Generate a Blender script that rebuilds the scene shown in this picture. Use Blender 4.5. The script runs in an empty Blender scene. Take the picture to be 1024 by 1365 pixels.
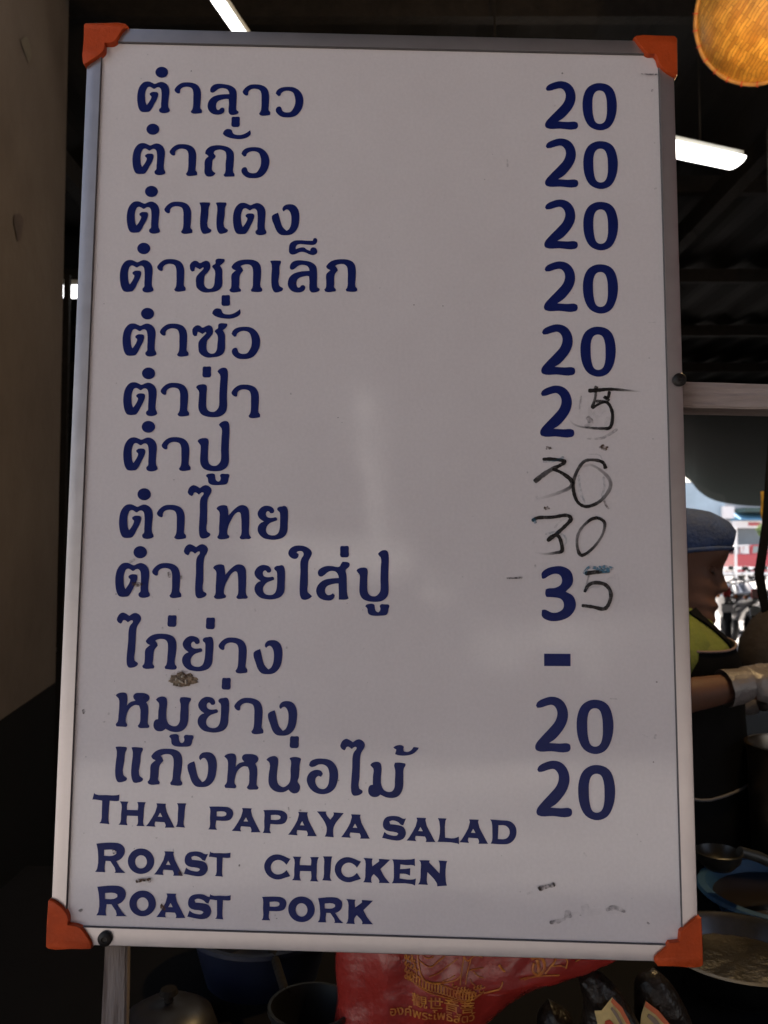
import bpy, bmesh, math, random
from mathutils import Vector, Matrix
from mathutils.geometry import tessellate_polygon
random.seed(7)
R = math.radians
S = bpy.context.scene
COL = S.collection

# ------------------------------------------------------------------ camera
F = 1100.0                                   # focal length in photo pixels (1024 x 1365)
PITCH = math.atan(55.5 / F)
CAM = Vector((0.0, -0.80, 1.45))
cd = bpy.data.cameras.new('camera'); cam = bpy.data.objects.new('camera', cd); COL.objects.link(cam)
cd.sensor_fit = 'VERTICAL'; cd.sensor_height = 24.0; cd.lens = F / 1365.0 * 24.0
cam.location = CAM; cam.rotation_euler = (R(90) + PITCH, 0, 0)
cd.clip_start = 0.02; cd.clip_end = 600
cd.dof.use_dof = True; cd.dof.focus_distance = 0.79; cd.dof.aperture_fstop = 7.0
S.camera = cam
S.render.resolution_x = 768; S.render.resolution_y = 1024

# ------------------------------------------------------------------ sky and sun
SUN_EL, SUN_AZ = 62.0, 35.0                  # azimuth clockwise from +Y (behind the board, to the right)
world = bpy.data.worlds.new('World'); S.world = world; world.use_nodes = True
wn = world.node_tree.nodes; wl = world.node_tree.links
sky = wn.new('ShaderNodeTexSky'); sky.sky_type = 'NISHITA'; sky.sun_disc = False
sky.sun_elevation = R(SUN_EL); sky.sun_rotation = R(SUN_AZ); sky.dust_density = 2.0; sky.air_density = 1.0
bg = wn.get('Background') or wn.new('ShaderNodeBackground')
bg.inputs['Strength'].default_value = 0.10
haze = wn.new('ShaderNodeMix'); haze.data_type = 'RGBA'; haze.blend_type = 'MULTIPLY'; haze.inputs[0].default_value = 1.0
haze.inputs[7].default_value = (1.0, 0.85, 0.75, 1)          # dusty daylight, camera balanced for the shade
wl.new(sky.outputs[0], haze.inputs[6]); wl.new(haze.outputs[2], bg.inputs['Color'])
sl = bpy.data.lights.new('sun', 'SUN'); sun = bpy.data.objects.new('sun', sl); COL.objects.link(sun)
sl.energy = 4.0; sl.angle = R(0.5); sl.color = (1.0, 0.95, 0.90)
sdir = Vector((math.cos(R(SUN_EL)) * math.sin(R(SUN_AZ)), math.cos(R(SUN_EL)) * math.cos(R(SUN_AZ)), math.sin(R(SUN_EL))))
sun.rotation_euler = sdir.to_track_quat('Z', 'Y').to_euler(); sun.location = (3, 8, 12)
S.view_settings.view_transform = 'Standard'
try: S.view_settings.look = 'None'
except Exception: pass
S.view_settings.exposure = 2.33; S.view_settings.gamma = 1.0; S.view_settings.use_curve_mapping = False
S.cycles.max_bounces = 8; S.cycles.diffuse_bounces = 4; S.cycles.glossy_bounces = 3
S.cycles.sample_clamp_indirect = 6.0; S.cycles.use_denoising = True
S.cycles.caustics_reflective = False; S.cycles.caustics_refractive = False

# ------------------------------------------------------------------ helpers
CW = Matrix.Translation(CAM) @ Matrix.Rotation(R(90) + PITCH, 4, 'X')        # camera to world
def P(px, py, d):
    """world point that sits at photo pixel px,py, d metres in front of the camera"""
    return CW @ Vector(((px - 512) / F * d, -(py - 682.5) / F * d, -d))
def PZ(px, py, z):
    a = P(px, py, 1.0) - CAM
    return CAM + a * ((z - CAM.z) / a.z)
def PY(px, py, y):
    a = P(px, py, 1.0) - CAM
    return CAM + a * ((y - CAM.y) / a.y)

def link(name, mesh, m=None, parent=None):
    o = bpy.data.objects.new(name, mesh); COL.objects.link(o)
    if m is not None: mesh.materials.append(m)
    if parent is not None: o.parent = parent
    return o
def smooth(me, angle=35):
    for p in me.polygons: p.use_smooth = True
    try: me.set_sharp_from_angle(angle=R(angle))
    except Exception: pass
    return me
def bm_mesh(bm, name, sm=None):
    bmesh.ops.recalc_face_normals(bm, faces=bm.faces)
    me = bpy.data.meshes.new(name); bm.to_mesh(me); bm.free()
    if sm: smooth(me, sm)
    return me
def obj(name, bm, m, parent=None, sm=None):
    return link(name, bm_mesh(bm, name, sm), m, parent)
def empty(name, loc=(0, 0, 0), rz=0):
    o = bpy.data.objects.new(name, None); COL.objects.link(o)
    o.location = loc; o.rotation_euler = (0, 0, rz); o.empty_display_size = 0.05
    return o
def tag(o, label, cat, group=None, kind=None):
    if label: o['label'] = label
    if cat: o['category'] = cat
    if group: o['group'] = group
    if kind: o['kind'] = kind
    return o
def box(bm, c, s, mat=None, bevel=0.0):
    r = bmesh.ops.create_cube(bm, size=1.0)
    vs = r['verts']
    for v in vs: v.co = Vector((v.co.x * s[0], v.co.y * s[1], v.co.z * s[2]))
    if bevel > 0:
        es = list({e for v in vs for e in v.link_edges})
        rr = bmesh.ops.bevel(bm, geom=es, offset=bevel, segments=2, affect='EDGES', profile=0.6)
        vs = [v for v in rr['verts']]
    for v in vs:
        v.co = (mat @ v.co if mat is not None else v.co) + Vector(c)
    return vs
def frame_of(d):
    d = d.normalized()
    a = Vector((0, 0, 1)) if abs(d.z) < 0.9 else Vector((1, 0, 0))
    u = d.cross(a).normalized(); return u, d.cross(u).normalized()
def tube(bm, pts, rad, seg=12, cap=True):
    pts = [Vector(p) for p in pts]; n = len(pts)
    if not hasattr(rad, '__len__'): rad = [rad] * n
    rings = []; u = None
    for i, p in enumerate(pts):
        d = (pts[min(i + 1, n - 1)] - pts[max(i - 1, 0)]).normalized()
        if u is None: u, v = frame_of(d)
        else:
            u = (u - d * u.dot(d)).normalized(); v = d.cross(u)
        rings.append([bm.verts.new(p + rad[i] * (u * math.cos(2 * math.pi * k / seg) + v * math.sin(2 * math.pi * k / seg))) for k in range(seg)])
    for a, b in zip(rings, rings[1:]):
        for k in range(seg): bm.faces.new((a[k], a[(k + 1) % seg], b[(k + 1) % seg], b[k]))
    if cap:
        bm.faces.new(rings[0][::-1]); bm.faces.new(rings[-1])
    return rings
def lathe(bm, prof, c=(0, 0, 0), seg=40, closed=False):
    c = Vector(c); rings = []
    for r, z in prof:
        if r < 1e-6: rings.append([bm.verts.new(c + Vector((0, 0, z)))])
        else: rings.append([bm.verts.new(c + Vector((r * math.cos(2 * math.pi * k / seg), r * math.sin(2 * math.pi * k / seg), z))) for k in range(seg)])
    prs = list(zip(rings, rings[1:]))
    if closed: prs.append((rings[-1], rings[0]))
    for a, b in prs:
        for k in range(seg):
            j = (k + 1) % seg
            if len(a) == 1 and len(b) == 1: continue
            if len(a) == 1: bm.faces.new((a[0], b[j], b[k]))
            elif len(b) == 1: bm.faces.new((a[k], a[j], b[0]))
            else: bm.faces.new((a[k], a[j], b[j], b[k]))
def loft(bm, rings, cap=True, closed=True):
    rs = [[bm.verts.new(p) for p in r] for r in rings]; n = len(rs[0])
    for a, b in zip(rs, rs[1:]):
        for k in range(n if closed else n - 1):
            bm.faces.new((a[k], a[(k + 1) % n], b[(k + 1) % n], b[k]))
    if cap and closed: bm.faces.new(rs[0][::-1]); bm.faces.new(rs[-1])
    return rs
def crom(pts, n=6):
    """open Catmull-Rom through points (any dimension as tuples)"""
    out = []; k = len(pts)
    for i in range(k - 1):
        p0 = pts[max(i - 1, 0)]; p1 = pts[i]; p2 = pts[i + 1]; p3 = pts[min(i + 2, k - 1)]
        for s in range(n):
            t = s / n
            out.append(tuple(0.5 * (2 * b + (c - a) * t + (2 * a - 5 * b + 4 * c - d) * t * t + (3 * b - a - 3 * c + d) * t ** 3) for a, b, c, d in zip(p0, p1, p2, p3)))
    out.append(tuple(pts[-1])); return out

# ------------------------------------------------------------------ materials
def mat(name, col, rough=0.5, metal=0.0, var=0.0, vscale=8.0, bump=0.0, bscale=60.0, col2=None, stretch=None, coat=0.0, spec=None, trans=0.0):
    m = bpy.data.materials.new(name); m.use_nodes = True
    n = m.node_tree.nodes; l = m.node_tree.links; b = n['Principled BSDF']
    b.inputs['Base Color'].default_value = (*col, 1); b.inputs['Roughness'].default_value = rough; b.inputs['Metallic'].default_value = metal
    if coat: b.inputs['Coat Weight'].default_value = coat; b.inputs['Coat Roughness'].default_value = 0.1
    if spec is not None: b.inputs['Specular IOR Level'].default_value = spec
    tc = n.new('ShaderNodeTexCoord'); src = tc.outputs['Object']
    if stretch:
        mp = n.new('ShaderNodeMapping'); mp.inputs['Scale'].default_value = stretch; l.new(src, mp.inputs['Vector']); src = mp.outputs[0]
    if var > 0 or col2:
        t = n.new('ShaderNodeTexNoise'); t.inputs['Scale'].default_value = vscale; t.inputs['Detail'].default_value = 6; t.inputs['Roughness'].default_value = 0.65
        l.new(src, t.inputs['Vector'])
        rp = n.new('ShaderNodeValToRGB'); rp.color_ramp.elements[0].position = 0.3; rp.color_ramp.elements[1].position = 0.72
        c2 = col2 or tuple(c * (1 - var) for c in col); c1 = col if col2 else tuple(min(1, c * (1 + var * 0.6)) for c in col)
        rp.color_ramp.elements[0].color = (*c2, 1); rp.color_ramp.elements[1].color = (*c1, 1)
        l.new(t.outputs['Fac'], rp.inputs['Fac']); l.new(rp.outputs['Color'], b.inputs['Base Color'])
        mr = n.new('ShaderNodeMapRange'); mr.inputs['To Min'].default_value = rough * 0.8; mr.inputs['To Max'].default_value = min(1, rough * 1.25)
        l.new(t.outputs['Fac'], mr.inputs['Value']); l.new(mr.outputs[0], b.inputs['Roughness'])
    if bump > 0:
        t2 = n.new('ShaderNodeTexNoise'); t2.inputs['Scale'].default_value = bscale; t2.inputs['Detail'].default_value = 5
        l.new(src, t2.inputs['Vector'])
        bp_ = n.new('ShaderNodeBump'); bp_.inputs['Strength'].default_value = bump; bp_.inputs['Distance'].default_value = 0.01
        l.new(t2.outputs['Fac'], bp_.inputs['Height']); l.new(bp_.outputs[0], b.inputs['Normal'])
    return m
def emis(name, col, strength):
    m = bpy.data.materials.new(name); m.use_nodes = True
    n = m.node_tree.nodes; l = m.node_tree.links; n.remove(n['Principled BSDF'])
    e = n.new('ShaderNodeEmission'); e.inputs['Color'].default_value = (*col, 1); e.inputs['Strength'].default_value = strength
    l.new(e.outputs[0], n['Material Output'].inputs['Surface']); return m

def panel_material():
    m = bpy.data.materials.new('enamel_panel'); m.use_nodes = True
    n = m.node_tree.nodes; l = m.node_tree.links; b = n['Principled BSDF']
    tc = n.new('ShaderNodeTexCoord'); o = tc.outputs['Object']
    t = n.new('ShaderNodeTexNoise'); t.inputs['Scale'].default_value = 7; t.inputs['Detail'].default_value = 8; t.inputs['Roughness'].default_value = 0.7; l.new(o, t.inputs['Vector'])
    rp = n.new('ShaderNodeValToRGB'); e = rp.color_ramp.elements
    e[0].position = 0.25; e[0].color = (0.645, 0.592, 0.59, 1); e[1].position = 0.8; e[1].color = (0.70, 0.652, 0.652, 1)
    l.new(t.outputs['Fac'], rp.inputs['Fac'])
    # fine grain of grime
    g = n.new('ShaderNodeTexNoise'); g.inputs['Scale'].default_value = 320; g.inputs['Detail'].default_value = 3; l.new(o, g.inputs['Vector'])
    gr = n.new('ShaderNodeMapRange'); gr.inputs['From Min'].default_value = 0.3; gr.inputs['From Max'].default_value = 0.7; gr.inputs['To Min'].default_value = 0.965; gr.inputs['To Max'].default_value = 1.02
    l.new(g.outputs['Fac'], gr.inputs['Value'])
    mx = n.new('ShaderNodeMix'); mx.data_type = 'RGBA'; mx.blend_type = 'MULTIPLY'; mx.inputs['Factor'].default_value = 1.0
    l.new(rp.outputs['Color'], mx.inputs[6]); l.new(gr.outputs[0], mx.inputs[7])
    # sparse specks
    v = n.new('ShaderNodeTexVoronoi'); v.inputs['Scale'].default_value = 26; v.inputs['Randomness'].default_value = 1.0; l.new(o, v.inputs['Vector'])
    sx = n.new('ShaderNodeSeparateColor'); l.new(v.outputs['Color'], sx.inputs[0])
    rad = n.new('ShaderNodeMapRange'); rad.inputs['From Min'].default_value = 0.60; rad.inputs['From Max'].default_value = 1.0; rad.inputs['To Min'].default_value = 0.0; rad.inputs['To Max'].default_value = 0.030
    l.new(sx.outputs[0], rad.inputs['Value'])
    lt = n.new('ShaderNodeMath'); lt.operation = 'LESS_THAN'; l.new(v.outputs['Distance'], lt.inputs[0]); l.new(rad.outputs[0], lt.inputs[1])
    ml = n.new('ShaderNodeMath'); ml.operation = 'MULTIPLY'; ml.inputs[1].default_value = 0.6; l.new(lt.outputs[0], ml.inputs[0])
    mx2 = n.new('ShaderNodeMix'); mx2.data_type = 'RGBA'; mx2.inputs[7].default_value = (0.10, 0.07, 0.06, 1)
    l.new(ml.outputs[0], mx2.inputs[0]); l.new(mx.outputs[2], mx2.inputs[6])
    l.new(mx2.outputs[2], b.inputs['Base Color'])
    rr = n.new('ShaderNodeMapRange'); rr.inputs['To Min'].default_value = 0.03; rr.inputs['To Max'].default_value = 0.15
    wm = n.new('ShaderNodeMapping'); wm.inputs['Rotation'].default_value = (0, R(24), 0); wm.inputs['Scale'].default_value = (3, 3, 26); l.new(o, wm.inputs['Vector'])
    wt = n.new('ShaderNodeTexNoise'); wt.inputs['Scale'].default_value = 1.6; wt.inputs['Detail'].default_value = 7; wt.inputs['Roughness'].default_value = 0.7; l.new(wm.outputs[0], wt.inputs['Vector'])
    rr.inputs['From Min'].default_value = 0.3; rr.inputs['From Max'].default_value = 0.7; l.new(wt.outputs['Fac'], rr.inputs['Value']); l.new(rr.outputs[0], b.inputs['Roughness'])
    bn = n.new('ShaderNodeTexNoise'); bn.inputs['Scale'].default_value = 420; bn.inputs['Detail'].default_value = 2; l.new(o, bn.inputs['Vector'])
    bw = n.new('ShaderNodeTexNoise'); bw.inputs['Scale'].default_value = 16; bw.inputs['Detail'].default_value = 2; l.new(o, bw.inputs['Vector'])
    b1 = n.new('ShaderNodeBump'); b1.inputs['Strength'].default_value = 0.10; b1.inputs['Distance'].default_value = 0.0003; l.new(bn.outputs['Fac'], b1.inputs['Height'])
    b2 = n.new('ShaderNodeBump'); b2.inputs['Strength'].default_value = 0.4; b2.inputs['Distance'].default_value = 0.0007; l.new(bw.outputs['Fac'], b2.inputs['Height']); l.new(b2.outputs[0], b1.inputs['Normal'])
    l.new(b1.outputs[0], b.inputs['Normal'])
    return m
def alpha_mat(name, col, lo, hi, amin, amax, scale, rough=0.5, stretch=None, spec=0.25):
    """a dry smear or marker trace: patchy coverage of its own shape"""
    m = bpy.data.materials.new(name); m.use_nodes = True
    n = m.node_tree.nodes; l = m.node_tree.links; b = n['Principled BSDF']
    b.inputs['Base Color'].default_value = (*col, 1); b.inputs['Roughness'].default_value = rough; b.inputs['Specular IOR Level'].default_value = spec
    tc = n.new('ShaderNodeTexCoord'); src = tc.outputs['Object']
    if stretch:
        mp = n.new('ShaderNodeMapping'); mp.inputs['Scale'].default_value = stretch; l.new(src, mp.inputs['Vector']); src = mp.outputs[0]
    t = n.new('ShaderNodeTexNoise'); t.inputs['Scale'].default_value = scale; t.inputs['Detail'].default_value = 6; l.new(src, t.inputs['Vector'])
    mr = n.new('ShaderNodeMapRange'); mr.inputs['From Min'].default_value = lo; mr.inputs['From Max'].default_value = hi; mr.inputs['To Min'].default_value = amin; mr.inputs['To Max'].default_value = amax
    l.new(t.outputs['Fac'], mr.inputs['Value'])
    at = n.new('ShaderNodeVertexColor'); at.layer_name = 'fade'
    mu = n.new('ShaderNodeMath'); mu.operation = 'MULTIPLY'; l.new(mr.outputs[0], mu.inputs[0]); l.new(at.outputs['Color'], mu.inputs[1])
    l.new(mu.outputs[0], b.inputs['Alpha'])
    return m

# ================================================================== the menu board
_rv = Vector((-0.09256278, 0.00178239, 0.01241155)); _tv = Vector((-0.01168853, 0.40764859, 0.76410414))
_Rm = Matrix.Rotation(_rv.length, 3, _rv.normalized())
_B = Matrix(((1, 0, 0), (0, 0, -1), (0, 1, 0)))                      # board axes to camera axes (x right, y down, z ahead)
_M = _Rm @ _B
_flip = Matrix(((1, 0, 0), (0, -1, 0), (0, 0, -1)))
BW = CW @ ((_flip @ _M).to_4x4())
BW.translation = CW @ (_flip @ _tv)
def bp(px, py):
    """where a mark measured in the photograph lies on the board's own plane: (x, z) in metres"""
    r = Vector(((px - 512) / F, (py - 682.5) / F, 1.0))
    A = Matrix((( _M[0][0], _M[0][2], -r.x), (_M[1][0], _M[1][2], -r.y), (_M[2][0], _M[2][2], -r.z)))
    s = A.inverted() @ (-_tv)
    return Vector((s.x, s.y))

board = empty('menu_board'); board.matrix_world = BW
tag(board, 'large white menu board with orange corners listing food in blue Thai lettering', 'menu board')

M_vinyl = mat('navy_vinyl', (0.0080, 0.0155, 0.112), 0.30, var=0.2, vscale=30, bump=0.05, bscale=200, spec=0.17)
M_panel = panel_material()
M_alu = mat('aluminium', (0.54, 0.50, 0.495), 0.36, 0.92, var=0.05, vscale=60)
M_orange = mat('orange_plastic', (0.47, 0.060, 0.009), 0.55, spec=.25, var=0.16, vscale=60, bump=0.12, bscale=300)
M_gap_shade = mat('gap_shade', (0.11, 0.10, 0.10), 0.9)
M_bolt = mat('dark_bolt', (0.025, 0.022, 0.020), 0.5, 0.6, var=0.3, vscale=200)

oc = {'tl': bp(118.9, 38.8), 'tr': bp(896.4, 57.3), 'br': bp(930.8, 1282), 'bl': bp(67.7, 1257.3)}
def xl(p, d, q, e):
    """crossing of two photo lines (point, point)"""
    x1, y1 = p; x2, y2 = d; x3, y3 = q; x4, y4 = e
    D = (x1 - x2) * (y3 - y4) - (y1 - y2) * (x3 - x4)
    a = x1 * y2 - y1 * x2; b = x3 * y4 - y3 * x4
    return ((a * (x3 - x4) - (x1 - x2) * b) / D, (a * (y3 - y4) - (y1 - y2) * b) / D)
LI = ((135.7, 82), (89.4, 1209)); RI = ((878, 94.5), (908.6, 1229)); TI = ((158, 57.7), (858, 73.5)); BI = ((114, 1234.8), (883.7, 1258.5))
ic = {'tl': bp(*xl(*LI, *TI)), 'tr': bp(*xl(*RI, *TI)), 'br': bp(*xl(*RI, *BI)), 'bl': bp(*xl(*LI, *BI))}

# enamel panel
bm = bmesh.new()
q = [ic[k] for k in ('bl', 'br', 'tr', 'tl')]
loft(bm, [[Vector((c.x, y, c.y)) for c in q] for y in (0.0, 0.006)])
panel = obj('panel', bm, M_panel, board)
# thin dark strip painting in the shadow line round the panel
bm = bmesh.new()
cen = sum(q, Vector((0, 0))) / 4
rr = []
for a, y in ((0.0, -0.0029), (0.0012, -0.0026), (0.0014, -0.0001)):
    rr.append([Vector((c.x + (a if c.x < cen.x else -a) * 0.5, y, c.y + (a if c.y < cen.y else -a) * 0.5)) for c in q])
loft(bm, rr, cap=False)
obj('gap_shade_strip', bm, M_gap_shade, board)
# four mitred rails
prof = [(0, 0.016), (0, -0.0016), (0.015, -0.0023), (0.05, -0.0028), (0.30, -0.0031), (0.65, -0.00308), (1.0, -0.0030), (1.0, 0.002)]
for a, b in (('tl', 'tr'), ('tr', 'br'), ('br', 'bl'), ('bl', 'tl')):
    bm = bmesh.new(); rings = []
    N = 24
    for i in range(N + 1):
        t = i / N; O = oc[a].lerp(oc[b], t); I = ic[a].lerp(ic[b], t)
        rings.append([Vector((O.x + (I.x - O.x) * u, y, O.y + (I.y - O.y) * u)) for u, y in prof])
    loft(bm, rings, cap=True)
    obj('frame_rail', bm, M_alu, board, 25)
# back sheet
bm = bmesh.new(); ins = [oc[k].lerp(cen, 0.02) for k in ('bl', 'br', 'tr', 'tl')]
loft(bm, [[Vector((c.x, y, c.y)) for c in ins] for y in (0.0075, 0.0125)])
obj('back_sheet', bm, mat('back_sheet', (0.25, 0.24, 0.22), 0.7), board)

def smooth_closed(pts, n=5, corner=58):
    """closed outline through points; sharp turns stay corners"""
    k = len(pts); tan = []
    for i in range(k):
        a = Vector(pts[i]) - Vector(pts[i - 1]); b = Vector(pts[(i + 1) % k]) - Vector(pts[i])
        ang = math.degrees(a.angle(b)) if a.length > 1e-9 and b.length > 1e-9 else 0
        tan.append(None if ang > corner else (a.normalized() + b.normalized()).normalized())
    out = []
    for i in range(k):
        p = Vector(pts[i]); q_ = Vector(pts[(i + 1) % k]); d = (q_ - p).length
        if d < 1e-9: continue
        t0 = tan[i] if tan[i] is not None else (q_ - p).normalized()
        t1 = tan[(i + 1) % k] if tan[(i + 1) % k] is not None else (q_ - p).normalized()
        for s in range(n):
            t = s / n; h = t * t * t; h2 = t * t
            out.append((2 * h - 3 * h2 + 1) * p + (h - 2 * h2 + t) * d * t0 + (-2 * h + 3 * h2) * q_ + (h - h2) * d * t1)
    return out
def ell(cx, cy, rx, ry, n=22): return [(cx + rx * math.cos(2 * math.pi * i / n), cy + ry * math.sin(2 * math.pi * i / n)) for i in range(n)]

# ---- letter shapes: (tile origin x, y, tile scale, tilt of the source line in degrees, outline, holes...)
Z1 = (175, 85, 10.24, 0); Z2 = (265, 100, 12.8, 0); Z3 = (320, 100, 10.24, 0); Z4 = (260, 150, 9.309, 0); Z5 = (260, 260, 6.827, -.6)
Z6 = (245, 335, 9.309, -1.4); Z7 = (350, 310, 7.314, -1.4); Z9 = (255, 555, 14.37, -.9); Z10 = (240, 640, 10.24, -.7); Z11 = (325, 660, 14.63, -.7)
Z12 = (375, 720, 10.24, -.6); Z14 = (145, 915, 8.533, 1.2); Z15 = (290, 990, 9.309, 1.5); Z16 = (390, 980, 6.024, 1.5)
E1 = (115, 1050, 6.4, 1.25); E2 = (270, 1060, 6.4, 1.25); E3 = (400, 1060, 6.4, 1.25); E4 = (500, 1070, 5.12, 1.25)
E5 = (120, 1115, 5.12, .75); E6 = (340, 1130, 7.314, .75); E7 = (460, 1130, 6.827, .75); E8 = (340, 1180, 6.024, .25); E9 = (0, 1100, 3.413, .25)
N1 = (660, 90, 3.938, 0); N2 = (660, 340, 3.938, 0); N4 = (660, 590, 3.938, 0); N5 = (660, 840, 3.938, 0)
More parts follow.
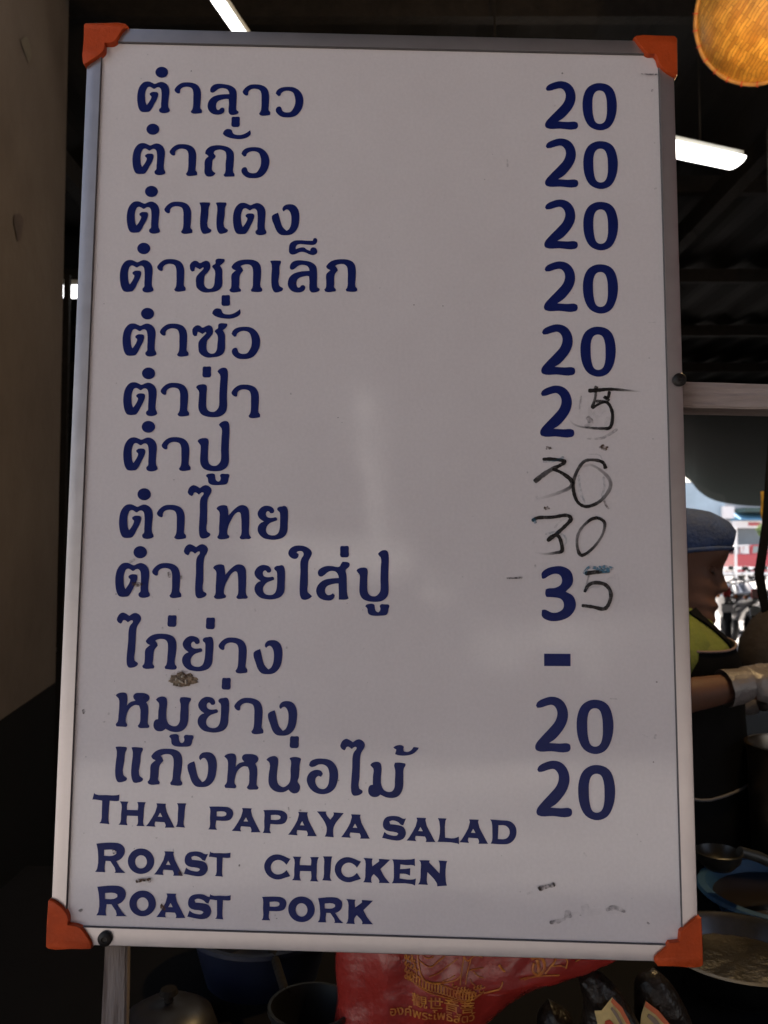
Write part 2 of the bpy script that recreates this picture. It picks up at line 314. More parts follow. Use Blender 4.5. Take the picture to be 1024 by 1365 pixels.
G = {
 'to_tao': (Z1, [(315,287),(285,275),(245,258),(205,255),(165,265),(125,300),(98,345),(80,410),(74,480),(80,560),(95,620),(120,660),(155,672),(200,672),(240,665),(268,635),(310,560),(345,495),(363,430),(352,405),(320,397),(275,400),(245,418),(248,440),(268,460),(262,490),(240,530),(205,576),(190,540),(184,480),(184,420),(200,365),(220,335),(245,328),(270,338),(305,357),(340,338),(370,335),(395,355),(405,400),(405,500),(400,560),(397,610),(375,632),(375,660),(400,682),(495,678),(522,660),(518,635),(502,605),(504,500),(515,380),(505,335),(480,295),(440,268),(400,260),(360,270)]),
 'dot': (Z1, ell(418, 118, 87, 75)),
 'aa': (Z1, [(640,418),(605,405),(582,370),(595,340),(640,295),(690,270),(760,264),(830,272),(890,298),(925,340),(942,400),(942,480),(936,560),(934,615),(956,645),(955,680),(920,688),(820,687),(802,665),(825,630),(834,590),(838,480),(834,380),(815,345),(770,328),(720,328),(680,345),(660,370),(655,410)]),
 'lo': (Z2, [(195,265),(205,225),(245,180),(300,160),(360,155),(450,165),(540,185),(600,220),(640,275),(648,340),(645,450),(640,560),(642,600),(680,632),(678,660),(630,682),(545,685),(515,655),(508,590),(515,500),(510,420),(480,415),(410,425),(355,440),(315,470),(296,520),(300,570),(320,600),(345,600),(375,570),(405,562),(435,580),(438,625),(410,660),(360,680),(290,682),(220,660),(175,615),(153,560),(155,500),(185,430),(240,380),(320,350),(420,335),(522,332),(510,285),(480,250),(430,235),(385,232),(330,250),(285,285),(240,308),(205,298)]),
 'wo': (Z3, [(485,250),(500,215),(540,180),(590,165),(670,160),(740,170),(800,205),(840,255),(862,320),(862,390),(845,450),(810,510),(760,555),(700,575),(630,578),(570,570),(520,540),(490,500),(487,465),(510,435),(545,430),(562,450),(575,485),(605,505),(650,510),(690,500),(725,455),(745,410),(752,350),(742,285),(725,245),(690,222),(640,215),(595,225),(560,250),(548,280),(520,288)]),
 'mai_ek': (Z4, [(452,65),(458,57),(500,56),(542,55),(550,62),(550,115),(550,165),(535,181),(500,183),(465,181),(450,170),(449,115)]),
 'sara_a': (Z4, [(345,265),(355,235),(385,208),(425,205),(455,218),(465,245),(480,265),(530,278),(580,275),(640,250),(685,218),(690,265),(680,285),(640,312),(570,330),(500,328),(430,315),(370,290)]),
 'tho': (Z4, [(128,500),(140,465),(185,425),(250,408),(320,408),(400,425),(450,455),(480,500),(484,560),(478,660),(475,740),(493,770),(490,795),(370,798),(355,775),(375,745),(380,640),(388,520),(375,485),(335,465),(290,463),(245,480),(232,505),(258,540),(250,560),(222,590),(215,650),(212,710),(230,735),(258,752),(235,780),(180,797),(140,785),(120,750),(120,680),(123,600),(140,570),(170,545),(150,525),(130,515)]),
 'sara_e': (Z7, [(65,280),(80,276),(165,276),(172,290),(158,325),(156,400),(152,515),(190,545),(188,562),(150,582),(110,585),(90,560),(78,515),(76,430),(80,320)]),
 'ngo': (Z5, [(692,200),(700,185),(748,162),(757,185),(770,235),(790,290),(825,327),(845,315),(862,285),(870,235),(865,175),(850,145),(832,133),(815,138),(802,152),(790,140),(790,120),(810,95),(850,85),(895,92),(925,120),(942,170),(942,230),(932,290),(905,335),(870,360),(820,368),(770,362),(740,335),(715,280)]),
 'so': (Z6, [(70,195),(70,170),(85,140),(125,115),(160,118),(195,142),(235,125),(275,113),(310,130),(325,170),(320,215),(290,260),(255,300),(247,340),(248,410),(265,440),(300,460),(345,452),(370,415),(378,350),(380,240),(345,190),(355,170),(385,150),(390,105),(410,90),(495,92),(502,110),(490,135),(445,175),(470,220),(473,300),(470,420),(450,460),(400,492),(330,505),(250,508),(195,485),(155,445),(146,400),(148,320),(170,285),(215,240),(243,210),(235,195),(195,222),(140,192),(132,210),(128,240),(100,250),(78,230)]),
 'ko': (Z6, [(590,205),(600,185),(640,145),(700,120),(780,112),(860,118),(915,142),(945,180),(957,240),(955,340),(950,450),(972,480),(968,505),(945,515),(840,512),(828,490),(848,460),(855,360),(856,260),(845,205),(820,180),(780,172),(730,180),(702,195),(725,225),(735,250),(700,295),(690,330),(688,420),(685,460),(708,490),(700,512),(580,515),(562,490),(582,465),(588,400),(590,300),(610,275),(642,248),(605,230)]),
 'taikhu': (Z7, [(520,52),(533,65),(532,90),(510,115),(440,117),(350,113),(335,122),(325,140),(325,160),(365,145),(405,143),(435,165),(465,175),(470,155),(490,142),(520,150),(533,175),(530,200),(500,217),(460,212),(430,198),(395,187),(360,190),(330,205),(290,213),(265,200),(258,150),(270,105),(310,78),(370,73),(430,77),(490,78),(500,55)]),
 'po': (Z9, [(100,475),(110,450),(150,425),(210,412),(270,415),(300,435),(312,480),(305,580),(300,720),(302,840),(320,895),(360,932),(410,945),(460,940),(505,905),(540,850),(550,770),(548,640),(558,400),(560,230),(530,190),(508,160),(520,140),(570,100),(625,85),(675,95),(700,130),(712,230),(705,420),(698,640),(698,880),(675,945),(630,995),(560,1035),(480,1048),(390,1048),(300,1035),(210,995),(165,930),(148,860),(150,760),(158,640),(155,550),(130,515)]),
 'sara_uu': (Z9, [(275,1145),(290,1115),(340,1097),(420,1095),(448,1115),(455,1160),(465,1210),(490,1240),(520,1250),(550,1225),(560,1180),(548,1135),(570,1103),(650,1102),(715,1108),(730,1130),(712,1190),(700,1250),(680,1290),(640,1308),(560,1315),(460,1318),(380,1308),(330,1275),(318,1230),(310,1180),(295,1162)]),
 'maimalai': (Z10, [(88,170),(92,145),(120,95),(165,72),(205,82),(255,112),(300,80),(345,72),(395,100),(415,140),(400,190),(370,240),(358,290),(354,420),(352,560),(350,700),(395,735),(395,755),(370,780),(310,800),(275,797),(252,770),(242,720),(243,600),(252,450),(255,290),(270,240),(305,190),(300,172),(280,172),(240,200),(195,172),(172,178),(160,205),(145,222),(110,205)]),
 'tho_thahan': (Z10, [(485,395),(500,370),(540,350),(595,345),(630,355),(642,400),(650,485),(690,440),(740,390),(800,350),(850,345),(895,362),(925,405),(932,470),(933,600),(930,720),(938,755),(960,785),(945,803),(890,808),(815,807),(800,785),(822,745),(826,640),(820,500),(808,450),(790,440),(760,450),(720,490),(680,560),(645,640),(636,740),(662,770),(655,795),(600,810),(510,803),(495,780),(515,745),(520,640),(527,520),(525,440)]),
 'yo': (Z11, [(262,350),(280,300),(330,240),(400,205),(470,205),(540,228),(580,275),(585,320),(565,345),(510,347),(490,320),(465,310),(435,330),(425,370),(445,415),(490,437),(560,437),(620,430),(645,460),(640,490),(570,515),(510,540),(465,580),(435,630),(428,690),(450,740),(490,770),(560,782),(620,770),(665,730),(690,660),(700,560),(700,420),(690,330),(650,290),(645,260),(680,225),(740,215),(790,205),(825,225),(848,280),(856,400),(850,560),(845,690),(825,750),(770,815),(690,850),(580,868),(480,860),(390,840),(320,790),(275,725),(262,660),(280,590),(330,535),(385,512),(350,490),(300,450),(270,400)]),
 'maimuan': (Z12, [(82,175),(90,140),(120,100),(170,75),(235,68),(310,80),(365,110),(400,150),(405,185),(385,230),(360,280),(352,350),(350,480),(350,600),(348,700),(380,735),(408,760),(375,790),(310,810),(268,800),(245,760),(236,690),(240,560),(248,420),(248,290),(265,240),(290,200),(288,170),(270,150),(240,145),(210,152),(195,165),(225,185),(222,215),(200,245),(160,252),(120,235),(92,205)]),
 'so_suea': (Z12, [(503,440),(515,405),(560,370),(620,350),(700,350),(770,362),(800,355),(820,320),(840,290),(925,302),(940,325),(930,360),(885,405),(895,470),(900,580),(902,700),(910,750),(925,790),(900,805),(790,808),(790,700),(785,588),(740,590),(680,603),(630,625),(606,660),(606,710),(640,745),(680,740),(710,720),(735,750),(720,790),(680,818),(610,818),(540,795),(500,755),(480,690),(490,640),(525,585),(590,540),(680,520),(790,512),(780,470),(755,435),(720,418),(670,420),(630,440),(590,475),(550,495),(515,480)]),
 'ho': (Z14, [(65,100),(80,82),(150,65),(185,75),(198,110),(192,215),(230,175),(290,158),(268,130),(265,105),(285,78),(340,70),(400,75),(438,95),(450,125),(440,155),(413,178),(430,210),(437,270),(430,380),(430,420),(450,445),(440,465),(400,470),(330,465),(315,445),(338,410),(345,320),(345,260),(330,215),(290,208),(250,225),(215,260),(190,320),(180,400),(198,435),(185,458),(75,452),(65,430),(88,395),(97,320),(105,220),(100,140)]),
 'mo': (Z14, [(540,128),(560,105),(620,90),(655,105),(668,150),(660,260),(662,350),(690,405),(740,427),(780,420),(808,380),(815,300),(820,180),(810,130),(820,100),(870,98),(935,108),(940,125),(918,165),(912,260),(907,370),(885,435),(840,480),(790,495),(720,490),(680,475),(650,458),(620,480),(580,487),(540,475),(515,440),(515,390),(535,355),(565,348),(568,260),(575,170),(560,150)]),
 'no': (Z15, [(588,200),(605,180),(650,158),(700,155),(730,180),(735,230),(722,350),(720,450),(735,500),(770,530),(800,538),(840,520),(875,480),(888,420),(888,320),(893,215),(875,185),(890,172),(1000,175),(1020,190),(1005,240),(998,330),(990,420),(975,470),(1000,510),(1005,555),(985,600),(935,618),(890,600),(862,570),(830,590),(790,603),(720,598),(670,575),(630,530),(615,480),(618,380),(628,240)]),
 'o_ang': (Z16, [(128,235),(140,205),(180,185),(240,182),(300,195),(345,240),(362,300),(358,360),(335,420),(295,455),(240,468),(185,458),(140,425),(112,370),(115,325),(140,290),(185,272),(225,280),(240,305),(225,328),(205,320),(185,335),(180,370),(195,405),(225,425),(255,423),(280,395),(290,345),(290,290),(275,250),(245,230),(205,230),(175,245),(145,248)]),
 'mai_tho': (Z16, [(805,95),(825,82),(870,78),(890,90),(885,110),(890,128),(920,132),(945,120),(968,92),(1010,98),(1000,115),(960,148),(915,160),(850,160),(818,150),(825,128),(828,112),(812,103)]),
 'T': (E1, [(45,98),(60,40),(70,52),(160,60),(250,62),(276,55),(272,108),(255,112),(192,108),(185,200),(182,280),(190,308),(103,300),(118,282),(125,200),(128,108),(65,98)]),
 'H': (E1, [(288,112),(362,116),(350,140),(348,185),(440,188),(444,140),(436,118),(510,120),(498,145),(490,240),(488,305),(500,325),(428,322),(440,302),(440,238),(348,235),(344,290),(354,316),(276,312),(292,292),(298,220),(302,140)]),
 'A': (E1, [(600,130),(682,134),(676,155),(730,290),(755,338),(672,338),(678,318),(668,292),(590,286),(584,310),(592,330),(510,325),(535,295),(605,155)], [(632,210),(612,244),(650,246)]),
 'I': (E1, [(775,130),(854,132),(846,160),(838,250),(832,310),(845,338),(764,332),(776,310),(782,220),(784,150)]),
 'P': (E2, [(58,95),(180,96),(225,103),(258,130),(262,165),(240,205),(200,217),(118,214),(112,270),(124,293),(50,290),(62,270),(64,190),(66,115)], [(122,138),(122,177),(185,177),(203,165),(203,148),(185,138)]),
 'Y': (E3, [(140,135),(220,137),(218,155),(255,205),(285,158),(280,143),(370,150),(345,178),(285,265),(280,330),(284,356),(206,350),(218,328),(222,265),(165,165)]),
 'S': (E3, [(905,195),(880,255),(860,250),(840,230),(790,213),(762,222),(770,245),(830,252),(880,268),(900,300),(902,335),(880,370),(840,385),(780,380),(735,370),(700,362),(720,310),(745,330),(790,343),(825,342),(838,325),(820,315),(740,300),(712,275),(708,230),(730,190),(780,175),(840,180),(885,200)]),
 'L': (E4, [(428,102),(488,105),(480,125),(478,235),(540,240),(572,228),(574,282),(560,275),(425,264),(435,245),(438,125)]),
 'D': (E4, [(785,112),(860,118),(920,125),(955,155),(965,195),(955,240),(920,275),(880,282),(788,277),(798,258),(800,200),(795,130)], [(842,152),(838,246),(890,245),(915,220),(915,180),(890,155)]),
 'R': (E5, [(45,45),(150,38),(210,48),(237,80),(232,125),(205,155),(180,165),(215,220),(243,246),(168,245),(175,232),(140,165),(108,163),(100,215),(105,240),(36,238),(50,215),(55,100)], [(98,88),(96,128),(155,128),(180,115),(180,98),(160,88)]),
 'O': (E5, ell(346, 166, 90, 87, 20), ell(346, 170, 40, 45, 16)),
 'C': (E6, [(342,105),(302,165),(280,140),(240,118),(200,120),(165,145),(150,185),(160,225),(190,252),(230,257),(275,240),(302,215),(340,275),(290,290),(230,307),(175,300),(120,265),(88,205),(88,155),(115,105),(160,72),(215,62),(270,75),(320,98)]),
 'K': (E7, [(168,88),(252,95),(245,115),(248,165),(310,120),(308,97),(410,105),(385,130),(322,190),(360,260),(408,318),(308,316),(312,295),(262,235),(242,262),(240,300),(246,314),(164,310),(178,290),(185,200),(184,115)]),
 'E': (E7, [(432,102),(600,103),(638,95),(640,165),(620,155),(570,155),(508,148),(504,190),(555,188),(597,182),(594,250),(555,235),(502,232),(500,275),(560,285),(620,285),(648,275),(640,342),(610,328),(428,320),(442,295),(446,200),(442,122)]),
 'N': (E7, [(675,110),(770,112),(765,130),(860,230),(860,140),(850,112),(930,118),(920,150),(918,300),(928,342),(838,348),(835,320),(750,218),(745,300),(754,335),(664,330),(680,305),(688,200),(688,130)]),
 '2': (N1, [(265,115),(272,100),(305,82),(345,74),(385,85),(412,115),(422,160),(412,200),(385,240),(355,270),(330,285),(380,288),(428,290),(434,300),(432,318),(420,326),(340,323),(270,320),(262,310),(264,292),(290,260),(330,220),(360,185),(370,150),(362,125),(345,112),(320,115),(290,124),(272,125)]),
 '0': (N1, [(460,205),(465,150),(485,108),(520,86),(555,82),(595,92),(620,115),(636,160),(640,210),(630,265),(605,310),(570,328),(535,328),(495,308),(470,265)], [(512,200),(516,150),(530,127),(550,121),(570,128),(583,155),(588,205),(585,260),(572,288),(550,296),(530,288),(518,260)]),
 '3': (N4, [(245,685),(265,665),(310,650),(355,650),(395,672),(410,710),(405,745),(372,782),(410,805),(425,850),(412,890),(380,920),(320,937),(275,932),(247,912),(247,878),(262,876),(300,892),(330,890),(358,870),(360,840),(345,820),(310,812),(270,810),(264,795),(266,770),(280,765),(315,762),(345,745),(352,720),(340,695),(315,688),(285,698),(255,715),(246,712)]),
 '-': (N5, [(257,122),(396,123),(396,188),(257,187)]),
}
def rot2(v, deg):
    c, s = math.cos(R(deg)), math.sin(R(deg)); return Vector((v.x * c - v.y * s, v.x * s + v.y * c))
GL = {}
for k, g in G.items():
    (ox, oy, sc, tilt), loops = g[0], g[1:]
    L = []
    for lp in loops:
        s = smooth_closed(lp, 3 if len(lp) < 16 or k in 'THAIPYSLDROCKEN' else 4)
        L.append([rot2(bp(ox + p.x / sc, oy + p.y / sc), tilt) for p in s])
    x0 = min(p.x for p in L[0]); z0 = min(p.y for p in L[0]); w = max(p.x for p in L[0]) - x0; h = max(p.y for p in L[0]) - z0
    GL[k] = ([[p - Vector((x0, z0)) for p in lp] for lp in L], w, h)

_layer = [0]
def write(name, items, tilt=0.0, label=None, mat_=None):
    """items: (letter, left px, bottom px, tile[, scale]) measured in the photograph; one mesh for the run"""
    bm = bmesh.new()
    for it in items:
        k, l_, b_, tl_ = it[:4]; s = it[4] if len(it) > 4 else 1.0
        a = bp(tl_[0] + l_ / tl_[2], tl_[1] + b_ / tl_[2])
        loops, w, h = GL[k]
        # letters are tilted with their line: keep the photo's lowest-left box corner
        pts = [[rot2(p * s, -tilt) for p in lp] for lp in loops]
        mx = min(p.x for p in pts[0]); mz = min(p.y for p in pts[0])
        _layer[0] += 1
        y = -0.00042 - 0.00002 * (_layer[0] % 5)
        vs = [[Vector((a.x + p.x - mx, y, a.y + p.y - mz)) for p in lp] for lp in pts]
        tri = tessellate_polygon(vs); flat = [bm.verts.new(v) for lp in vs for v in lp]
        for t in tri:
            try: bm.faces.new([flat[i] for i in t])
            except Exception: pass
    bm.normal_update()
    for f in bm.faces:
        if f.normal.y > 0: f.normal_flip()
    me = bpy.data.meshes.new(name); bm.to_mesh(me); bm.free()
    o = link(name, me, mat_ or M_vinyl, board)
    if label: o['label'] = label
    return o
T1 = (150, 80, 3.0118); T2 = (150, 240, 3.0118); T3 = (150, 400, 3.0118); T4 = (150, 560, 3.0118); T5 = (140, 720, 2.56); T6 = (140, 900, 2.438)
write('lettering', [('to_tao',97,213,T1),('dot',172,72,T1),('aa',246,216,T1),('lo',381,221,T1),('aa',520,224,T1),('wo',653,231,T1)], 0)
write('lettering', [('to_tao',78,462,T1),('dot',136,301,T1),('aa',226,466,T1),('tho',368,469,T1),('sara_a',443,318,T1),('mai_ek',477,270,T1),('wo',515,475,T1)], 0)
write('lettering', [('to_tao',55,215,T2),('dot',130,69,T2),('aa',205,216,T2),('sara_e',345,217,T2),('sara_e',411,217,T2),('to_tao',482,221,T2),('ngo',638,222,T2)], -.6)
write('lettering', [('to_tao',27,451,T2),('dot',99,298,T2),('aa',176,448,T2),('so',307,452,T2),('ko',469,452,T2),('sara_e',630,452,T2),('lo',703,452,T2),('taikhu',708,301,T2),('ko',850,451,T2)], -1.4)
write('lettering', [('to_tao',38,226,T3),('dot',114,78,T3),('aa',187,227,T3),('so',317,231,T3),('sara_a',400,75,T3),('mai_ek',437,506,T2),('wo',475,237,T3)], -1.2)
write('lettering', [('to_tao',41,465,T3),('dot',118,318,T3),('aa',190,467,T3),('po',332,470,T3),('mai_ek',361,311,T3),('aa',475,474,T3)], -.3)
write('lettering', [('to_tao',41,205,T4),('dot',117,51,T4),('aa',194,204,T4),('po',338,205,T4),('sara_uu',374,261,T4)], -1.0)
write('lettering', [('to_tao',24,476,T4),('dot',100,322,T4),('aa',175,478,T4),('maimalai',296,475,T4),('tho_thahan',414,479,T4),('yo',580,480,T4)], -.7)
write('lettering', [('to_tao',33,196,T5),('dot',97,62,T5),('aa',158,197,T5),('maimalai',264,198,T5),('tho_thahan',366,201,T5),('yo',508,202,T5),('maimuan',622,203,T5),('so_suea',720,206,T5),('mai_ek',802,59,T5),('po',857,210,T5),('sara_uu',888,258,T5)], -.6)
write('lettering', [('maimalai',34,435,T5),('ko',127,441,T5),('mai_ek',213,296,T5),('yo',262,447,T5),('mai_ek',344,304,T5),('aa',385,454,T5),('ngo',505,457,T5)], 1.2)
write('lettering', [('ho',31,171,T6),('mo',157,184,T6),('sara_uu',208,232,T6),('yo',300,186,T6),('mai_ek',379,47,T6),('aa',418,191,T6),('ngo',528,196,T6)], 1.2)
write('lettering', [('sara_e',30,348,T6),('sara_e',82,350,T6),('ko',138,358,T6),('ngo',266,363,T6),('ho',385,371,T6),('no',522,383,T6),('mai_ek',600,237,T6),('o_ang',655,386,T6),('maimalai',762,391,T6),('mo',855,398,T6),('mai_tho',937,261,T6)], 1.5)
write('lettering', [('T',45,308,E1),('H',276,325,E1),('A',510,338,E1),('I',764,338,E1),('P',50,293,E2),('A',250,314,E2),('P',513,323,E2),('A',730,347,E2),('Y',140,356,E3),('A',350,368,E3),('S',700,385,E3),('A',215,266,E4),('L',425,282,E4),('A',575,278,E4),('D',785,282,E4)], 1.25)
write('lettering', [('R',36,246,E5),('O',256,254,E5),('A',438,266,E5),('S',640,270,E5),('T',808,272,E5,.8),('C',87,307,E6),('H',360,325,E6),('I',655,321,E6),('C',775,334,E6),('K',164,318,E7),('E',425,342,E7),('N',664,348,E7)], .75)
write('lettering', [('R',438,412,E9),('O',587,413,E9),('A',712,421,E9),('S',852,426,E9),('T',949,427,E9,.8),('P',52,280,E8),('O',265,294,E8),('R',503,300,E8,.84),('K',730,310,E8)], .25)
for items in ([('2',262,326,N1),('0',460,330,N1)], [('2',262,630,N1),('0',464,638,N1)], [('2',258,954,N1),('0',464,960,N1)],
              [('2',256,298,N2),('0',462,307,N2)], [('2',242,632,N2),('0',449,638,N2)], [('2',236,957,N2)], [('3',244,937,N4)],
              [('-',257,188,N5)], [('2',210,640,N5),('0',429,649,N5)], [('2',217,980,N5),('0',437,996,N5)]):
    write('price', items, 0)

# ---- marker pen figures and traces
_my = [0.0]
WK = 1.38
def ribbon(bm, tile, pts, widths, fade=None, n=6, wob=0.12):
    k = len(pts)
    if not hasattr(widths, '__len__'): widths = [widths] * k
    if fade is None: fade = [1.0] * k
    if len(widths) == 2 and k > 2: widths = [widths[0] + (widths[1] - widths[0]) * i / (k - 1) for i in range(k)]
    if len(fade) == 2 and k > 2: fade = [fade[0] + (fade[1] - fade[0]) * i / (k - 1) for i in range(k)]
    cp = crom([(x, y, w, f) for (x, y), w, f in zip(pts, widths, fade)], n)
    lay = bm.loops.layers.color.get('fade') or bm.loops.layers.color.new('fade')
    P2 = [bp(tile[0] + c[0] / tile[2], tile[1] + c[1] / tile[2]) for c in cp]
    mpp = 0.6 / 830.0 / tile[2] * WK
    prev = None; N = len(cp)
    for i in range(N):
        d = (P2[min(i + 1, N - 1)] - P2[max(i - 1, 0)])
        if d.length < 1e-9: continue
        d.normalize(); nn = Vector((-d.y, d.x)); w = cp[i][2] * mpp * 0.5 * (1 + random.uniform(-wob, wob))
        if i in (0, N - 1): w *= 0.6
        _my[0] += 0.0000012; y = -0.00058 - _my[0]
        cur = (bm.verts.new((P2[i].x + nn.x * w, y, P2[i].y + nn.y * w)), bm.verts.new((P2[i].x - nn.x * w, y, P2[i].y - nn.y * w)), cp[i][3])
        if prev:
            f = bm.faces.new((prev[0], prev[1], cur[1], cur[0]))
            for lo, v in zip(f.loops, (prev[2], prev[2], cur[2], cur[2])): lo[lay] = (v, v, v, 1)
        prev = cur
def marks(name, strokes, m, label=None):
    if name in ('scratch', 'stain') and len(strokes) > 1:         # each mark a part of its own
        for s in strokes: marks(name, [s], m)
        return
    bm = bmesh.new()
    for s in strokes: ribbon(bm, *s)
    o = obj(name, bm, m, board)
    if label: o['label'] = label
    return o
M_ink = alpha_mat('black_marker', (0.016, 0.013, 0.013), 0.28, 0.50, 0.74, 1.0, 260, 0.4)
M_blue = alpha_mat('teal_marker_trace', (0.07, 0.20, 0.30), 0.38, 0.58, 0.15, 0.9, 300, 0.5)
M_smear = alpha_mat('grey_smear', (0.12, 0.10, 0.10), 0.38, 0.66, 0.05, 0.75, 180, 0.6)
M_speck = alpha_mat('dark_grime', (0.045, 0.032, 0.028), 0.36, 0.60, 0.15, 0.95, 420, 0.7)
M_brown = alpha_mat('brown_grime', (0.10, 0.055, 0.032), 0.34, 0.58, 0.05, 0.95, 420, 0.8)
marks('handwritten_price', [
    (N2, [(488,713),(540,710),(600,705),(680,710),(768,718)], [17,16,13,9,3], [1,1,1,.8,.3]),
    (N2, [(520,692),(540,700)], 12, [.9,.9]),
    (N2, [(528,715),(525,750),(508,806)], [12,10,14], [.9,.85,1]),
    (N2, [(600,715),(592,748),(572,745),(600,765)], 12, [1,.9]),
    (N2, [(528,768),(560,768),(590,775)], 11, [.9,.9]),
    (N2, [(508,806),(540,785),(580,772),(606,800),(616,850),(603,905),(560,911),(500,908),(440,900),(405,882),(385,855)], [12,10,11,12,13,14,11,9,8,7,4], [1,1,1,1,1,1,.9,.8,.6,.45,.15])],
    M_ink, 'thin black marker figure 5 written over an erased digit')
marks('handwritten_price', [
    (N4, [(248,88),(300,88),(365,98),(340,120),(290,145),(245,175),(205,207)], [13,14,14,14,17,19,17], [1,1,1,1,.85,.85,.95]),
    (N4, [(300,138),(350,160),(400,200),(392,236),(330,265),(260,287),(205,302)], [13,14,16,14,12,10,5], [1,1,1,.8,.55,.35,.1]),
    (N4, [(580,138),(565,105),(520,92),(470,98),(435,140),(412,200),(412,260),(435,315),(480,336),(540,315),(585,270),(606,222),(590,180),(545,140),(500,118),(462,128)], [15,13,12,12,13,13,13,13,13,13,13,14,13,11,10,8], [1,1,.9,.9,.9,.9,1,1,1,.9,.75,.7,.65,.6,.5,.35])],
    M_ink, 'black marker figures 30 with a tall looped zero')
marks('handwritten_price', [
    (N4, [(192,412),(225,395),(300,392),(372,382),(397,402),(365,440),(320,480),(272,517)], [11,13,13,14,15,14,14,16], [1,1]),
    (N4, [(275,512),(300,490),(330,490),(346,525),(350,568),(320,578),(262,585),(203,575)], [13,12,13,15,15,12,8,4], [1,1,1,1,1,.9,.5,.2]),
    (N4, [(540,394),(500,405),(452,450),(430,500),(433,560),(455,592),(510,556),(558,492),(575,432),(560,406),(530,396),(498,406)], [12,12,11,11,12,13,11,10,12,12,12,10], [1,1,.8,.8,.9,1,.9,.8,.9,1,1,1])],
    M_ink, 'black marker figures 30 with a narrow leaning zero')
marks('handwritten_price', [
    (N4, [(470,688),(530,680),(602,679)], [15,14,9], [1,1,.8]),
    (N4, [(492,695),(478,745),(468,786)], [7,6,10], [.7,.6,.9]),
    (N4, [(468,785),(490,748),(530,735),(580,748),(606,790),(598,840),(570,873),(510,862),(453,855)], [12,13,14,15,15,14,14,13,13], [.95,.95])],
    M_ink, 'thick black marker figure 5 beside the blue 3')
marks('marker_trace', [
    (N4, [(440,170),(445,230),(470,320)], 8, [.6,.6]), (N4, [(432,190),(440,260),(462,300)], 6, [.4,.4]), (N4, [(567,180),(572,230),(558,290)], 9, [.6,.5]),
    (N4, [(490,62),(545,66),(562,95)], 5, [.4,.5]), (N4, [(250,102),(310,98),(360,75)], 8, [.6,.7]), (N4, [(215,282),(225,296)], 10, [.4,.4]),
    (N4, [(262,482),(320,470),(362,490),(372,515),(362,540)], 8, [.6,.6]), (N4, [(310,450),(340,415),(375,395)], 7, [.5,.5]), (N4, [(200,395),(212,425)], 12, [.8,.8]),
    (N4, [(465,690),(490,655),(540,660),(580,655),(622,662)], [14,10,14,18,8], [.9,.9]), (N4, [(540,650),(560,672),(600,668)], 16, [1,1]),
    (N4, [(470,780),(500,760),(550,755)], 7, [.5,.4]), (N4, [(600,760),(600,800)], 7, [.5,.4]), (N2, [(590,850),(580,900)], 14, [.4,.3]), (N4, [(480,590),(500,580)], 8, [.4,.4])],
    M_blue, 'faint teal marker traces around the handwritten prices')
marks('smudge', [
    (N2, [(455,660),(430,740),(425,810)], [60,50,40], [.10,.22]), (N2, [(560,650),(480,760),(440,860)], [70,110,80], [.12,.25]), (N2, [(640,750),(560,850),(500,900)], [50,120,60], [.2,.28]),
    (N2, [(690,660),(660,690),(600,700)], [30,25,20], [.15,.3]), (N2, [(480,850),(500,880),(470,905)], [18,22,16], [.8,.8]), (N2, [(575,800),(520,850)], [30,30], [.3,.3]),
    (N4, [(640,690),(652,760),(640,850),(590,920),(520,932),(455,880)], 6, [.35,.2]), (N2, [(480,965),(560,962),(640,915)], [6,10,12], [.9,.9]), (N2, [(450,740),(440,830)], 7, [.7,.6])],
    M_smear, 'grey smear of an erased figure round the handwritten 5')
W6 = (660, 1090, 3.531)
marks('smudge', [(W6, [(255,490),(290,486),(330,472)], [10,14,8], [1,.8]), (W6, [(340,432),(342,470)], [20,26], [.8,.8]), (W6, [(350,465),(430,445),(520,435),(610,440)], [26,22,20,12], [.35,.3]),
    (W6, [(520,432),(560,420),(612,440)], [12,16,10], [.9,.8]), (W6, [(405,425),(440,412)], 18, [.5,.5])], M_smear, 'faint grey wipe mark low on the right of the board')
marks('scratch', [(W6, [(205,332),(240,322),(280,310)], [18,13,16], [.9,.8]), (W6, [(203,335),(212,328)], 14, [1,1]), (W6, [(272,314),(282,310)], 12, [1,1]), (W6, [(712,488),(724,498)], 6, [.8,.8]),
    (W6, [(415,162),(430,178)], 5, [.6,.6]), (W6, [(148,356),(178,346)], 7, [.5,.5]),
    (N4, [(60,712),(100,711),(142,708)], [7,6,8], [1,1]), (N1, [(762,38),(800,41),(852,42)], [5,7,6], [.7,1]), (N1, [(62,485),(66,528)], [6,8], [.6,.6]), (N1, [(818,132),(826,120)], 8, [.7,.7]), (N1, [(832,642),(846,638)], 6, [.7,.7]),
    (N2, [(800,358),(840,356)], 4, [.4,.4]), (N5, [(600,358),(640,360)], 5, [.5,.5]), (N5, [(836,570),(842,545)], 9, [.6,.6]), (N5, [(770,545),(800,560)], 4, [.4,.3])], M_speck, 'short dark scuffs scattered over the white panel')
E9b = (0, 1100, 3.413)
